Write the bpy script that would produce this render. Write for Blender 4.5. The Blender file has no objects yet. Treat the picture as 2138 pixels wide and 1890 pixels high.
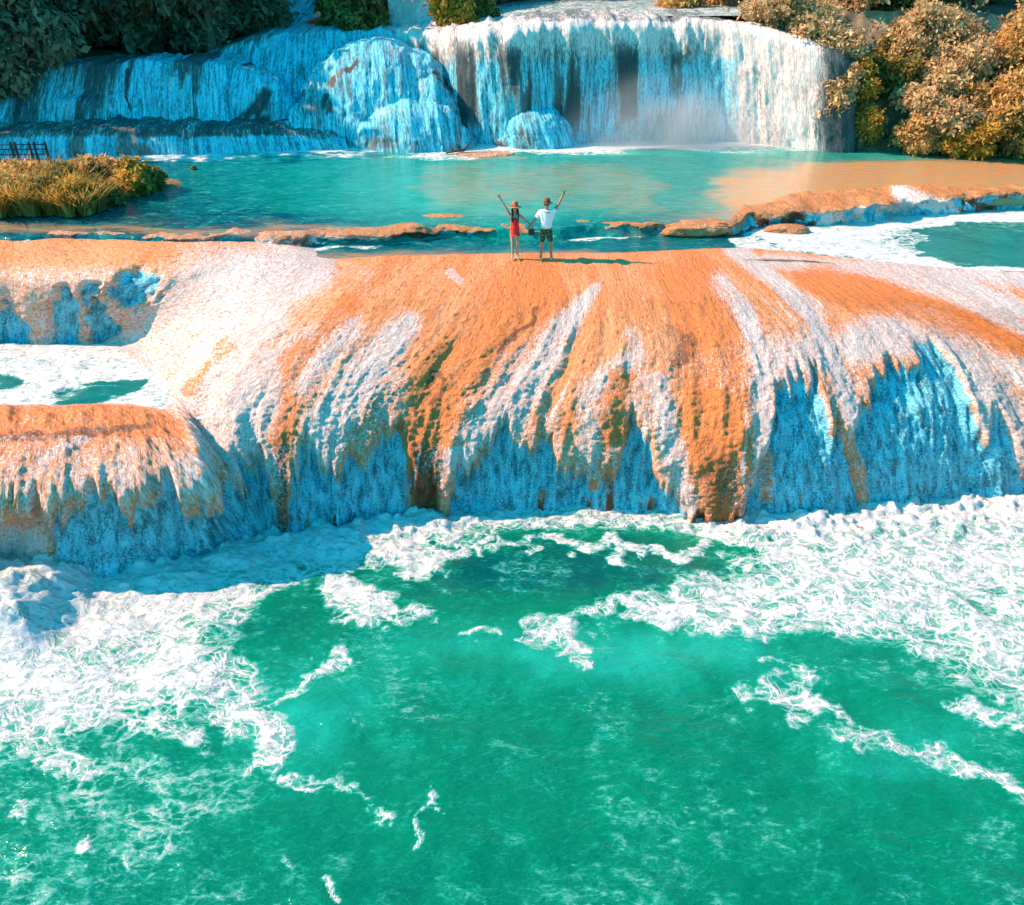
import bpy, math, random
import numpy as np
from mathutils import Vector

# ------------------------------------------------------------------ camera, sky, sun, exposure
SC = bpy.context.scene
COL = SC.collection
F_PX, CX, CY = 1815.0, 1069.0, 945.0          # focal length and centre in photo pixels (2138 x 1890)
CAM_Z, PITCH = 8.5, math.radians(31.1)
cam = bpy.data.objects.new("camera", bpy.data.cameras.new("camera"))
COL.objects.link(cam)
cam.location = (0, 0, CAM_Z)
cam.rotation_euler = (math.pi / 2 - PITCH, 0, 0)
cam.data.sensor_width = 36.0
cam.data.sensor_fit = 'HORIZONTAL'
cam.data.lens = 36.0 * F_PX / 2138.0
cam.data.clip_end = 2000
SC.camera = cam

SUN_EL, SUN_AZ = math.radians(37), math.radians(3)      # low sun from the left, a little behind the scene
TO_SUN = Vector((-math.cos(SUN_EL) * math.cos(SUN_AZ), math.cos(SUN_EL) * math.sin(SUN_AZ), math.sin(SUN_EL)))
world = bpy.data.worlds.new("World")
SC.world = world
world.use_nodes = True
wn, wl = world.node_tree.nodes, world.node_tree.links
bg = wn["Background"]
sky = wn.new("ShaderNodeTexSky")
sky.sky_type = 'NISHITA'
sky.sun_disc = False
sky.sun_elevation = SUN_EL
sky.sun_rotation = -math.pi / 2 + SUN_AZ
tint = wn.new("ShaderNodeMix")
tint.data_type = 'RGBA'
tint.blend_type = 'MULTIPLY'
tint.inputs[0].default_value = 1.0
wl.new(sky.outputs[0], tint.inputs[6])
tint.inputs[7].default_value = (0.03, 1.14, 1.22, 1)
wl.new(tint.outputs[2], bg.inputs[0])
bg.inputs[1].default_value = 0.15
sun = bpy.data.objects.new("sun", bpy.data.lights.new("sun", 'SUN'))
COL.objects.link(sun)
sun.data.energy = 5.0
sun.data.angle = math.radians(0.5)
sun.data.color = (1.0, 0.60, 0.42)
sun.rotation_euler = TO_SUN.to_track_quat('Z', 'Y').to_euler()
SC.view_settings.view_transform = 'Standard'
SC.view_settings.look = 'None'
SC.view_settings.exposure = 1.02
SC.view_settings.gamma = 1.0
SC.cycles.max_bounces = 6
SC.cycles.diffuse_bounces = 3
SC.cycles.glossy_bounces = 2
SC.cycles.transmission_bounces = 2
SC.cycles.volume_bounces = 1
SC.cycles.use_denoising = True

# ------------------------------------------------------------------ helpers
CP, SP = math.cos(PITCH), math.sin(PITCH)


def ray(px, py):
    a = (np.asarray(px, float) - CX) / F_PX
    b = -(np.asarray(py, float) - CY) / F_PX
    return a, CP + b * SP, -SP + b * CP


def at_z(px, py, z):
    dx, dy, dz = ray(px, py)
    t = (z - CAM_Z) / dz
    return np.stack([dx * t, dy * t, CAM_Z + dz * t], -1)


def at_y(px, py, y):
    dx, dy, dz = ray(px, py)
    t = y / dy
    return np.stack([dx * t, dy * t, CAM_Z + dz * t], -1)


def to_px(P):
    x, y, z = P[..., 0], P[..., 1], P[..., 2] - CAM_Z
    d = np.maximum(y * CP - z * SP, 0.1)
    return CX + F_PX * x / d, CY - F_PX * (y * SP + z * CP) / d


def sstep(a, b, x):
    t = np.clip((x - a) / (b - a), 0, 1)
    return t * t * (3 - 2 * t)


def _h(i, j, s):
    n = (i * 374761393 + j * 668265263 + s * 974711) & 0xFFFFFFFF
    n = ((n ^ (n >> 13)) * 1274126177) & 0xFFFFFFFF
    n = n ^ (n >> 16)
    return (n & 0xFFFF) / 65535.0


def vnoise(x, y, s=0):
    xi, yi = np.floor(x).astype(np.int64), np.floor(y).astype(np.int64)
    fx, fy = x - xi, y - yi
    fx, fy = fx * fx * fx * (fx * (fx * 6 - 15) + 10), fy * fy * fy * (fy * (fy * 6 - 15) + 10)
    a, b = _h(xi, yi, s), _h(xi + 1, yi, s)
    c, d = _h(xi, yi + 1, s), _h(xi + 1, yi + 1, s)
    return (a + (b - a) * fx) * (1 - fy) + (c + (d - c) * fx) * fy


def fbm(x, y, s=0, o=4, g=0.5):
    r, a, t = 0, 1.0, 0
    for k in range(o):
        r = r + a * vnoise(x, y, s + k * 17)
        t += a
        a *= g
        x, y = x * 2.03 + 5.1, y * 2.03 + 3.7
    return r / t


def ridge(x, y, s=0, o=4):
    r, a, t = 0, 1.0, 0
    for k in range(o):
        r = r + a * (1 - np.abs(2 * vnoise(x, y, s + k * 17) - 1))
        t += a
        a *= 0.5
        x, y = x * 2.03 + 5.1, y * 2.03 + 3.7
    return r / t


def stroke(px, py, lines, out=1.7, inn=.35):
    """coverage (0..1) of a list of soft polylines [(x, y, halfwidth), ...]"""
    m = np.zeros_like(px)
    for pts in lines:
        st = 1.0
        if isinstance(pts, tuple):
            pts, st = pts
        for (x0, y0, w0), (x1, y1, w1) in zip(pts[:-1], pts[1:]):
            dx, dy = x1 - x0, y1 - y0
            t = np.clip(((px - x0) * dx + (py - y0) * dy) / (dx * dx + dy * dy + 1e-9), 0, 1)
            d = np.hypot(px - x0 - t * dx, py - y0 - t * dy) / (w0 + t * (w1 - w0))
            m = np.maximum(m, st * sstep(out, inn, d))
    return m


def mesh_obj(name, V, Fq, mat, attrs=None, uv=None, parent=None, smooth=True):
    me = bpy.data.meshes.new(name)
    V = np.asarray(V, np.float32).reshape(-1, 3)
    Fq = np.asarray(Fq, np.int32)
    k = Fq.shape[1]
    me.vertices.add(len(V))
    me.vertices.foreach_set("co", V.ravel())
    me.loops.add(Fq.size)
    me.loops.foreach_set("vertex_index", Fq.ravel())
    me.polygons.add(len(Fq))
    me.polygons.foreach_set("loop_start", np.arange(0, Fq.size, k, dtype=np.int32))
    me.polygons.foreach_set("loop_total", np.full(len(Fq), k, np.int32))
    me.polygons.foreach_set("use_smooth", np.full(len(Fq), smooth, bool))
    if uv is not None:
        l = me.uv_layers.new(name="flow")
        l.data.foreach_set("uv", np.asarray(uv, np.float32).reshape(-1, 2)[Fq.ravel()].ravel())
    for an, av in (attrs or {}).items():
        a = me.attributes.new(an, 'FLOAT', 'POINT')
        a.data.foreach_set("value", np.asarray(av, np.float32).ravel())
    me.update()
    me.validate()
    if mat:
        me.materials.append(mat)
    o = bpy.data.objects.new(name, me)
    COL.objects.link(o)
    if parent:
        o.parent = parent
    return o


def grid_faces(n, m):
    i = np.arange(n * m).reshape(n, m)
    return np.stack([i[:-1, :-1], i[1:, :-1], i[1:, 1:], i[:-1, 1:]], -1).reshape(-1, 4)


def grid_obj(name, P, mat, attrs=None, uv=None, parent=None):
    n, m = P.shape[:2]
    f = grid_faces(n, m)
    a, b, c = P.reshape(-1, 3)[f[0, 0]], P.reshape(-1, 3)[f[0, 1]], P.reshape(-1, 3)[f[0, 2]]
    return mesh_obj(name, P.reshape(-1, 3), f, mat, attrs, uv, parent)


def tag(o, label=None, cat=None, group=None, kind=None):
    if label: o["label"] = label
    if cat: o["category"] = cat
    if group: o["group"] = group
    if kind: o["kind"] = kind
    return o


def empty(name, loc, rz=0):
    o = bpy.data.objects.new(name, None)
    COL.objects.link(o)
    o.location = tuple(float(v) for v in loc)
    o.rotation_euler = (0, 0, rz)
    return o


def copy_tree(o, parent=None):
    c = o.copy()
    COL.objects.link(c)
    if parent: c.parent = parent
    for ch in list(o.children):
        copy_tree(ch, c)
    return c


def normals(P):
    du = np.gradient(P, axis=0)
    dv = np.gradient(P, axis=1)
    n = np.cross(du, dv)
    n /= np.linalg.norm(n, axis=-1, keepdims=True) + 1e-9
    return n


# ------------------------------------------------------------------ materials
def new_mat(name):
    m = bpy.data.materials.new(name)
    m.use_nodes = True
    nt = m.node_tree
    return m, nt, nt.nodes["Principled BSDF"]


class NB:
    """small node-building shorthand"""
    def __init__(self, nt): self.nt = nt
    def add(self, t, **k):
        n = self.nt.nodes.new(t)
        for a, b in k.items(): setattr(n, a, b)
        return n
    def link(self, a, b): self.nt.links.new(a, b)
    def attr(self, name):
        return self.add("ShaderNodeAttribute", attribute_name=name).outputs["Fac"]
    def val(self, s, v):
        if isinstance(v, (int, float)): s.default_value = v
        else: self.link(v, s)
    def math(self, op, a, b=0.0, c=0.0, clamp=False):
        n = self.add("ShaderNodeMath", operation=op, use_clamp=clamp)
        for s, v in zip(n.inputs, (a, b, c)): self.val(s, v)
        return n.outputs[0]
    def mix(self, f, a, b):
        n = self.add("ShaderNodeMix", data_type='RGBA')
        self.val(n.inputs[0], f)
        for s, v in ((n.inputs[6], a), (n.inputs[7], b)):
            if isinstance(v, tuple): s.default_value = (*v, 1)
            else: self.link(v, s)
        return n.outputs[2]
    def noise(self, vec, scale, detail=4, rough=0.55, dist=0.0, stretch=None):
        if stretch:
            mp = self.add("ShaderNodeMapping")
            mp.inputs["Scale"].default_value = stretch
            self.link(vec, mp.inputs["Vector"])
            vec = mp.outputs[0]
        n = self.add("ShaderNodeTexNoise")
        self.link(vec, n.inputs["Vector"])
        n.inputs["Scale"].default_value = scale
        n.inputs["Detail"].default_value = detail
        n.inputs["Roughness"].default_value = rough
        n.inputs["Distortion"].default_value = dist
        return n.outputs["Fac"]
    def voro(self, vec, scale, feature='F1', stretch=None):
        if stretch:
            mp = self.add("ShaderNodeMapping")
            mp.inputs["Scale"].default_value = stretch
            self.link(vec, mp.inputs["Vector"])
            vec = mp.outputs[0]
        n = self.add("ShaderNodeTexVoronoi", feature=feature)
        self.link(vec, n.inputs["Vector"])
        n.inputs["Scale"].default_value = scale
        return n.outputs["Distance"]
    def step(self, v, a, b):
        n = self.add("ShaderNodeMapRange", interpolation_type='SMOOTHSTEP')
        self.val(n.inputs[0], v)
        n.inputs[1].default_value = a
        n.inputs[2].default_value = b
        return n.outputs[0]
    def bump(self, h, strength=0.5, dist=0.1, normal=None):
        n = self.add("ShaderNodeBump")
        n.inputs["Strength"].default_value = strength
        n.inputs["Distance"].default_value = dist
        self.link(h, n.inputs["Height"])
        if normal: self.link(normal, n.inputs["Normal"])
        return n.outputs[0]


def cascade_material(name, rock_a, rock_b, rock_dark, white, blue, grain=1.0, an=1.0, sp=2.2, bd=0.10, rough=0.42):
    """travertine with a running film of water: 'white' thin aerated film, 'blue' thick falling water, 'dark' bare wet moss"""
    m, nt, p = new_mat(name)
    b = NB(nt)
    uv = b.add("ShaderNodeUVMap", uv_map="flow").outputs[0]
    big = b.noise(uv, 0.9 * grain, 4, 0.6, stretch=(1.6, 0.5, 1))
    streak = b.noise(uv, 3.0 * grain, 6, 0.68, 0.5, stretch=(1.9 * an, 0.5 / an, 1))
    fine = b.noise(uv, 8.0 * grain, 5, 0.72, 0.6, stretch=(1.25 * an, 0.9 / an ** 2, 1))
    speck = b.noise(uv, 19.0 * grain, 3, 0.7, 0.2, stretch=(1.1 * an, 0.9 / an ** 2, 1))
    tone = b.math('ADD', b.math('MULTIPLY', big, 0.5), b.math('MULTIPLY', fine, 0.5))
    rock = b.mix(b.step(b.math('SUBTRACT', tone, b.math('MULTIPLY', b.attr('deep'), 0.2)), 0.36, 0.64), rock_b, rock_a)
    rock = b.mix(b.math('MULTIPLY', b.step(fine, 0.46, 0.30), 0.8), rock, rock_dark)
    dk = b.math('ADD', b.attr("dark"), b.math('MULTIPLY', b.math('SUBTRACT', streak, 0.5), 1.1))
    rock = b.mix(b.step(dk, 0.3, 0.8), rock, rock_dark)
    # thin white film
    wv = b.math('ADD', b.attr("white"), b.math('ADD', b.math('MULTIPLY', b.math('SUBTRACT', streak, 0.5), 1.0),
                b.math('ADD', b.math('MULTIPLY', b.math('SUBTRACT', speck, 0.5), sp), b.math('MULTIPLY', b.math('SUBTRACT', fine, 0.5), 1.2))))
    grit = b.math('ADD', b.math('MULTIPLY', speck, 0.45), b.math('ADD', b.math('MULTIPLY', fine, 0.35), b.math('MULTIPLY', big, 0.2)))
    film = b.mix(b.step(grit, 0.56, 0.44), white, (white[0] * .76, white[1] * .62, white[2] * .58))
    c = b.mix(b.step(wv, 0.20, 0.92), rock, film)
    # thick water, its blue deepened to paint in shade, with dark gaps
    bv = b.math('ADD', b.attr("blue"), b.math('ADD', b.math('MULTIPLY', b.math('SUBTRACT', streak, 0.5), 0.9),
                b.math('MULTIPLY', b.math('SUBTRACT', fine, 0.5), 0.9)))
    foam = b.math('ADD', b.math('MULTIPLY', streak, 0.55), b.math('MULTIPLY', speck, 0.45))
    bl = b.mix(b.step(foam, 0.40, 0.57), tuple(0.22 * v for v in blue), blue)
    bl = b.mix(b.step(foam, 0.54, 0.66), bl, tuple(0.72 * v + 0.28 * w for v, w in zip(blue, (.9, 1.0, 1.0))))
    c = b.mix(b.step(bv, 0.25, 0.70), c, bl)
    b.link(c, p.inputs["Base Color"])
    p.inputs["Roughness"].default_value = rough
    p.inputs["Specular IOR Level"].default_value = 0.4
    h = b.math('ADD', b.math('MULTIPLY', fine, 1.0), b.math('ADD', b.math('MULTIPLY', streak, 1.0), b.math('MULTIPLY', speck, 0.6)))
    b.link(b.bump(h, 0.8, bd / grain), p.inputs["Normal"])
    return m


def water_material(name, stops, foam_col, ripple=2.0, foam_scale=1.0, rough=0.12, bump=0.35):
    """stops: deep, mid, light water body colours blended by 'tone'; 'bed' shows tan shallows and painted reflections; 'foam' covers"""
    m, nt, p = new_mat(name)
    b = NB(nt)
    pos = b.add("ShaderNodeNewGeometry").outputs["Position"]
    n1 = b.noise(pos, 0.8, 5, 0.6, 0.6)
    n2 = b.noise(pos, 2.4 * foam_scale, 8, 0.68, 1.0, stretch=(0.75, 1.35, 1))
    n3 = b.noise(pos, 8.0 * foam_scale, 6, 0.7, 0.9, stretch=(0.7, 1.5, 1))
    t = b.math('ADD', b.attr("tone"), b.math('MULTIPLY', b.math('SUBTRACT', n1, 0.5), 0.45))
    c = b.mix(b.step(t, 0.0, 0.5), stops[0], stops[1])
    c = b.mix(b.step(t, 0.5, 1.0), c, stops[2])
    n4 = b.noise(pos, 2.2, 6, 0.7, 0.4, stretch=(0.5, 2.6, 1))
    bd = b.math('ADD', b.attr("bed_refl"), b.math('MULTIPLY', b.math('SUBTRACT', n4, 0.5), 1.3))
    c = b.mix(b.math('MULTIPLY', b.step(bd, 0.0, 1.35), b.step(b.attr('bed_refl'), 0.0, 0.12)), c, stops[3])
    # thin foam threads: ridges of distorted noise
    wv = b.add("ShaderNodeTexNoise")
    b.link(pos, wv.inputs["Vector"])
    wv.inputs["Scale"].default_value = 1.3
    wv.inputs["Detail"].default_value = 4
    wp = b.add("ShaderNodeVectorMath", operation='MULTIPLY_ADD')
    b.link(wv.outputs["Color"], wp.inputs[0])
    wp.inputs[1].default_value = (1.1, 1.1, 0)
    b.link(pos, wp.inputs[2])
    e1 = b.voro(wp.outputs[0], 1.7 * foam_scale, 'DISTANCE_TO_EDGE', stretch=(0.75, 1.3, 0.01))
    e2 = b.voro(wp.outputs[0], 4.6 * foam_scale, 'DISTANCE_TO_EDGE', stretch=(0.8, 1.2, 0.01))
    lace = b.math('ADD', b.math('MULTIPLY', b.step(e1, 0.16, 0.0), 0.45), b.math('MULTIPLY', b.step(e2, 0.20, 0.0), 0.40))
    th = b.math('ABSOLUTE', b.math('SUBTRACT', n2, 0.5))
    th2 = b.math('ABSOLUTE', b.math('SUBTRACT', n3, 0.5))
    thread = b.math('ADD', b.math('SUBTRACT', 0.06, b.math('MULTIPLY', th, 1.8)), b.math('SUBTRACT', 0.02, b.math('MULTIPLY', th2, 0.6)))
    fv = b.math('ADD', b.attr("foam"), b.math('ADD', b.math('MULTIPLY', b.math('SUBTRACT', n2, 0.5), 1.15),
                b.math('ADD', b.math('MULTIPLY', b.math('SUBTRACT', n3, 0.5), 1.0), b.math('MULTIPLY', b.math('SUBTRACT', lace, 0.14), b.math('MULTIPLY', b.step(b.attr('foam'), 0.05, 0.5), 1.25)))))
    veil = b.math('MULTIPLY', b.step(fv, 0.0, 0.55), 0.65)
    c = b.mix(veil, c, stops[2])
    half = b.step(fv, 0.22, 0.72)
    c = b.mix(b.math('MULTIPLY', half, 0.75), c, tuple(0.45 * f + 0.55 * w for f, w in zip(foam_col, stops[2])))
    fm = b.step(fv, 0.50, 1.15)
    fl = b.math('MULTIPLY', b.math('ADD', b.step(b.noise(pos, 7.5 * foam_scale, 3, 0.6, 0.6, stretch=(0.8, 1.3, 1)), 0.58, 0.72), b.math('MULTIPLY', b.step(e1, 0.05, 0.0), b.step(n3, 0.42, 0.62))), b.step(n1, 0.42, 0.68), 0, True)
    c = b.mix(b.math('MULTIPLY', fl, 0.55), c, stops[2])
    grey = b.math('MULTIPLY', b.step(b.math('ADD', b.math('MULTIPLY', n3, 0.6), b.math('MULTIPLY', n2, 0.4)), 0.53, 0.40), 0.75)
    c = b.mix(fm, c, b.mix(grey, foam_col, tuple(0.45 * f + 0.30 * w for f, w in zip(foam_col, stops[2]))))
    b.link(c, p.inputs["Base Color"])
    rr = b.add("ShaderNodeMapRange")
    b.link(fm, rr.inputs[0])
    rr.inputs[3].default_value = rough
    rr.inputs[4].default_value = 0.8
    b.link(rr.outputs[0], p.inputs["Roughness"])
    p.inputs["IOR"].default_value = 1.4
    w1 = b.noise(pos, ripple, 4, 0.6, 0.4, stretch=(0.8, 1.6, 1))
    w2 = b.noise(pos, ripple * 3.7, 3, 0.6, 0.2, stretch=(0.8, 1.5, 1))
    h = b.math('ADD', w1, b.math('ADD', b.math('MULTIPLY', w2, 0.35), b.math('MULTIPLY', b.math('ADD', n3, n2), b.math('MULTIPLY', fm, 0.7))))
    b.link(b.bump(h, bump, 0.12), p.inputs["Normal"])
    return m


def leaf_material(name, dark, light, trans=0.45):
    m, nt, p = new_mat(name)
    b = NB(nt)
    t = b.attr("tint")
    c = b.mix(t, dark, light)
    b.link(c, p.inputs["Base Color"])
    p.inputs["Roughness"].default_value = 0.6
    p.inputs["Specular IOR Level"].default_value = 0.2
    tr = b.add("ShaderNodeBsdfTranslucent")
    b.link(c, tr.inputs["Color"])
    ms = b.add("ShaderNodeMixShader")
    ms.inputs[0].default_value = trans
    b.link(p.outputs[0], ms.inputs[1])
    b.link(tr.outputs[0], ms.inputs[2])
    out = [n for n in nt.nodes if n.type == 'OUTPUT_MATERIAL'][0]
    b.link(ms.outputs[0], out.inputs[0])
    return m


def plain(name, col, rough=0.7, var=0.35, scale=6.0, bump=0.3):
    m, nt, p = new_mat(name)
    b = NB(nt)
    pos = b.add("ShaderNodeNewGeometry").outputs["Position"]
    n = b.noise(pos, scale, 5, 0.65)
    c = b.mix(b.step(n, 0.3, 0.7), tuple(v * (1 - var) for v in col), tuple(min(1, v * (1 + var)) for v in col))
    b.link(c, p.inputs["Base Color"])
    p.inputs["Roughness"].default_value = rough
    if bump:
        b.link(b.bump(n, bump, 0.05), p.inputs["Normal"])
    return m


WHITE = (0.90, 0.86, 0.84)
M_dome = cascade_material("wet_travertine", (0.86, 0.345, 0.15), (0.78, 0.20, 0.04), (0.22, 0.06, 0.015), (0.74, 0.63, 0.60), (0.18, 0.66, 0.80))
M_far = cascade_material("far_cascade_water", (0.17, 0.18, 0.17), (0.09, 0.11, 0.115), (0.035, 0.055, 0.06), (0.86, 0.78, 0.74), (0.15, 0.70, 0.86), 0.8, 1.6, 1.0, 0.07, 0.6)
M_rock = cascade_material("wet_orange_rock", (0.62, 0.26, 0.10), (0.50, 0.16, 0.04), (0.10, 0.035, 0.015), (0.86, 0.74, 0.68), (0.10, 0.66, 0.80), 1.3)
FOAM = (0.64, 0.60, 0.59)
M_low = water_material("emerald_water", ((0.0, 0.065, 0.065), (0.001, 0.15, 0.08), (0.01, 0.34, 0.25), (0.3, 0.2, 0.1)), FOAM, 2.2, 1.0, 0.15, 0.5)
M_up = water_material("turquoise_water", ((0.0, 0.05, 0.08), (0.0, 0.19, 0.15), (0.02, 0.38, 0.29), (0.60, 0.25, 0.09)), FOAM, 2.6, 0.9, 0.10, 0.22)
M_chan = water_material("channel_water", ((0.0, 0.05, 0.09), (0.0, 0.13, 0.12), (0.02, 0.28, 0.23), (0.45, 0.2, 0.08)), FOAM, 3.0, 1.2, 0.12, 0.3)
M_ground = plain("earth", (0.10, 0.075, 0.045), 0.9, 0.5, 0.6)
M_bank = plain("bank_soil", (0.30, 0.16, 0.07), 0.9, 0.5, 2.0)
M_cliff = plain("mossy_cliff", (0.20, 0.15, 0.09), 0.8, 0.6, 1.2)
M_bark = plain("bark", (0.16, 0.10, 0.06), 0.9, 0.4, 9)

# ------------------------------------------------------------------ lofted sheets from flow lines
def ellipse_z(px, py, T, Fp, n):
    """depth along each pixel ray where it meets the rounded profile between lip T and foot Fp (world Y, Z)"""
    Y0, z0 = T
    Y1, z1 = Fp
    dx, dy, dz = ray(px, py)
    lo, hi = 2.0, 120.0
    ts = np.linspace(Y1 / dy * 0.97, Y0 / dy * 1.03, 4000)
    Y, z = ts * dy, CAM_Z + ts * dz
    a = np.clip((Y0 - Y) / (Y0 - Y1), 0, None) ** n + np.clip((z - z1) / (z0 - z1), 0, None) ** n
    k = np.argmin(np.abs(a - 1))
    return CAM_Z + ts[k] * dz


def resample(pts, n):
    pts = np.asarray(pts, float)
    d = np.r_[0, np.cumsum(np.linalg.norm(np.diff(pts, axis=0), axis=1))]
    d /= d[-1]
    s = np.linspace(0, 1, 400)
    q = np.stack([np.interp(s, d, pts[:, k]) for k in range(3)], -1)
    ker = np.hanning(31); ker /= ker.sum()
    pad = np.concatenate([2 * q[:1] - q[15:0:-1], q, 2 * q[-1:] - q[-2:-17:-1]])
    q = np.stack([np.convolve(pad[:, k], ker, 'valid') for k in range(3)], -1)
    d = np.r_[0, np.cumsum(np.linalg.norm(np.diff(q, axis=0), axis=1))]
    d /= d[-1]
    return np.stack([np.interp(np.linspace(0, 1, n), d, q[:, k]) for k in range(3)], -1)


def loft(cols, nu, nv):
    C = np.stack([resample(c, nv) for c in cols])            # (ncol, nv, 3)
    k = len(C)
    w = np.r_[0, np.cumsum(np.linalg.norm(np.diff(C[:, nv // 2], axis=0), axis=1) + np.linalg.norm(np.diff(C[:, -1], axis=0), axis=1))]
    u = np.linspace(0, w[-1], nu)
    i = np.clip(np.searchsorted(w, u, side='right') - 1, 0, k - 2)
    t = ((u - w[i]) / (w[i + 1] - w[i]))[:, None, None]
    m = np.zeros_like(C)                                     # finite-difference tangents (per unit w)
    m[1:-1] = (C[2:] - C[:-2]) / (w[2:] - w[:-2])[:, None, None]
    m[0] = (C[1] - C[0]) / (w[1] - w[0])
    m[-1] = (C[-1] - C[-2]) / (w[-1] - w[-2])
    h = (w[i + 1] - w[i])[:, None, None]
    t2, t3 = t * t, t * t * t
    P = (2 * t3 - 3 * t2 + 1) * C[i] + (t3 - 2 * t2 + t) * h * m[i] + (-2 * t3 + 3 * t2) * C[i + 1] + (t3 - t2) * h * m[i + 1]
    U = np.cumsum(np.r_[0, np.linalg.norm(np.diff(P[:, int(nv * .75)], axis=0), axis=1)])
    V = np.cumsum(np.concatenate([np.zeros((nu, 1)), np.linalg.norm(np.diff(P, axis=1), axis=2)], 1), 1)
    return P, np.repeat(U[:, None], nv, 1), V


# ------------------------------------------------------------------ the large orange terrace people stand on
def xyz(px, py, z):
    return at_z(px, py, z)


explicit = [
    [(-420, 487, -.35), (-420, 493, -.08), (-420, 506, -.12), (-420, 520, -.2), (-420, 580, -.7), (-420, 650, -1.8), (-420, 718, -2.95), (-420, 790, -3.0), (-420, 850, -2.95), (-420, 890, -2.7), (-420, 960, -2.85), (-420, 1050, -3.4), (-420, 1120, -4.7), (-420, 1215, -6.2)],
    [(0, 487, -.35), (0, 493, -.08), (0, 506, -.12), (0, 518, -.2), (0, 580, -.7), (0, 650, -1.8), (0, 718, -2.95), (0, 790, -3.0), (0, 850, -2.95), (0, 890, -2.7), (0, 960, -2.85), (-10, 1050, -3.4), (-15, 1110, -4.7), (-20, 1205, -6.2)],
    [(75, 487, -.35), (75, 493, -.08), (75, 506, -.12), (75, 520, -.2), (75, 585, -.7), (75, 650, -1.75), (75, 717, -2.95), (75, 790, -3.0), (75, 848, -2.95), (75, 890, -2.7), (72, 960, -2.85), (62, 1045, -3.4), (62, 1115, -4.6), (62, 1212, -6.2)],
    [(170, 489, -.35), (170, 495, -.08), (170, 508, -.12), (170, 524, -.2), (165, 590, -.7), (160, 650, -1.7), (155, 715, -2.95), (150, 790, -3.0), (152, 845, -2.95), (155, 890, -2.7), (160, 955, -2.9), (150, 1040, -3.45), (140, 1120, -4.7), (135, 1245, -6.2)],
    [(380, 490, -.35), (380, 496, -.10), (380, 510, -.15), (370, 530, -.2), (340, 580, -.6), (300, 640, -1.5), (255, 712, -2.85), (250, 790, -3.0), (260, 840, -2.95), (280, 880, -2.72), (280, 950, -2.9), (280, 1030, -3.45), (285, 1100, -4.6), (290, 1205, -6.2)],
    [(520, 492, -.40), (520, 498, -.14), (515, 514, -.2), (500, 540, -.25), (460, 590, -.7), (420, 660, -1.5), (360, 750, -2.6), (340, 810, -2.95), (345, 850, -2.95), (370, 890, -2.9), (400, 950, -3.1), (420, 1020, -3.6), (430, 1090, -4.7), (440, 1168, -6.2)],
    [(640, 505, -.45), (640, 516, -.3), (620, 550, -.3), (580, 600, -.65), (530, 680, -1.35), (470, 770, -2.2), (430, 840, -2.75), (430, 890, -3.1), (450, 950, -3.5), (480, 1000, -4.0), (500, 1050, -4.7), (520, 1100, -5.5), (530, 1150, -6.2)],
]
main = [
    [(760, 548), (700, 600), (620, 700), (570, 800), (545, 900), (560, 1000), (575, 1140)],
    [(880, 545), (830, 620), (770, 700), (720, 780), (680, 880), (670, 960), (675, 1030), (680, 1121)],
    [(990, 542), (950, 620), (900, 700), (840, 780), (800, 860), (790, 960), (790, 1106)],
    [(1060, 541), (1040, 620), (1010, 690), (960, 770), (920, 850), (900, 930), (895, 1000), (895, 1096)],
    [(1130, 540), (1130, 620), (1110, 690), (1060, 770), (1010, 850), (990, 930), (990, 1092)],
    [(1200, 540), (1210, 610), (1200, 690), (1170, 770), (1130, 850), (1110, 930), (1110, 1090)],
    [(1270, 540), (1290, 620), (1300, 700), (1290, 780), (1270, 860), (1260, 940), (1250, 1090)],
    [(1340, 538), (1380, 620), (1410, 700), (1415, 780), (1410, 870), (1400, 950), (1390, 1094)],
    [(1420, 534), (1480, 620), (1520, 700), (1540, 780), (1545, 870), (1540, 960), (1530, 1104)],
    [(1500, 530), (1580, 610), (1640, 690), (1670, 770), (1690, 860), (1700, 960), (1710, 1099)],
    [(1570, 530), (1690, 615), (1760, 690), (1790, 760), (1820, 860), (1830, 960), (1840, 1080)],
    [(1650, 535), (1790, 615), (1890, 690), (1940, 750), (1980, 860), (1990, 960), (1990, 1068)],
    [(1740, 545), (1880, 615), (2010, 700), (2070, 780), (2120, 880), (2138, 960), (2140, 1055)],
    [(1880, 560), (2020, 640), (2150, 730), (2220, 820), (2260, 900), (2290, 980), (2300, 1049)],
    [(2080, 575), (2200, 650), (2330, 740), (2400, 830), (2440, 920), (2460, 1045)],
    [(2350, 580), (2480, 660), (2600, 750), (2680, 850), (2700, 1040)],
]
cols = [[xyz(*p) for p in c] for c in explicit]
for ci, c in enumerate(main):
    zt = -.25 if ci < 9 else -.25 - .05 * (ci - 8)
    T = at_z(*c[0], zt)
    Fp = at_z(*c[-1], -6.2)
    pts = [T + np.array([0.1, 3.4, -.75]), T + np.array([0.1, 1.35, -.30]), T + np.array([0.05, 0.9, -.10]), T + np.array([0.02, 0.5, -0.0])]
    pts.append(T)
    for q in c[1:-1]:
        z = ellipse_z(q[0], q[1], (T[1] + .02, T[2]), (Fp[1] - .02, Fp[2]), 1.85)
        pts.append(xyz(q[0], q[1], z))
    pts.append(Fp)
    cols.append(pts)
P, U, V = loft(cols, 900, 520)
px, py = to_px(P)
N = normals(P)
if N[450, 60, 2] < 0: N = -N
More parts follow.
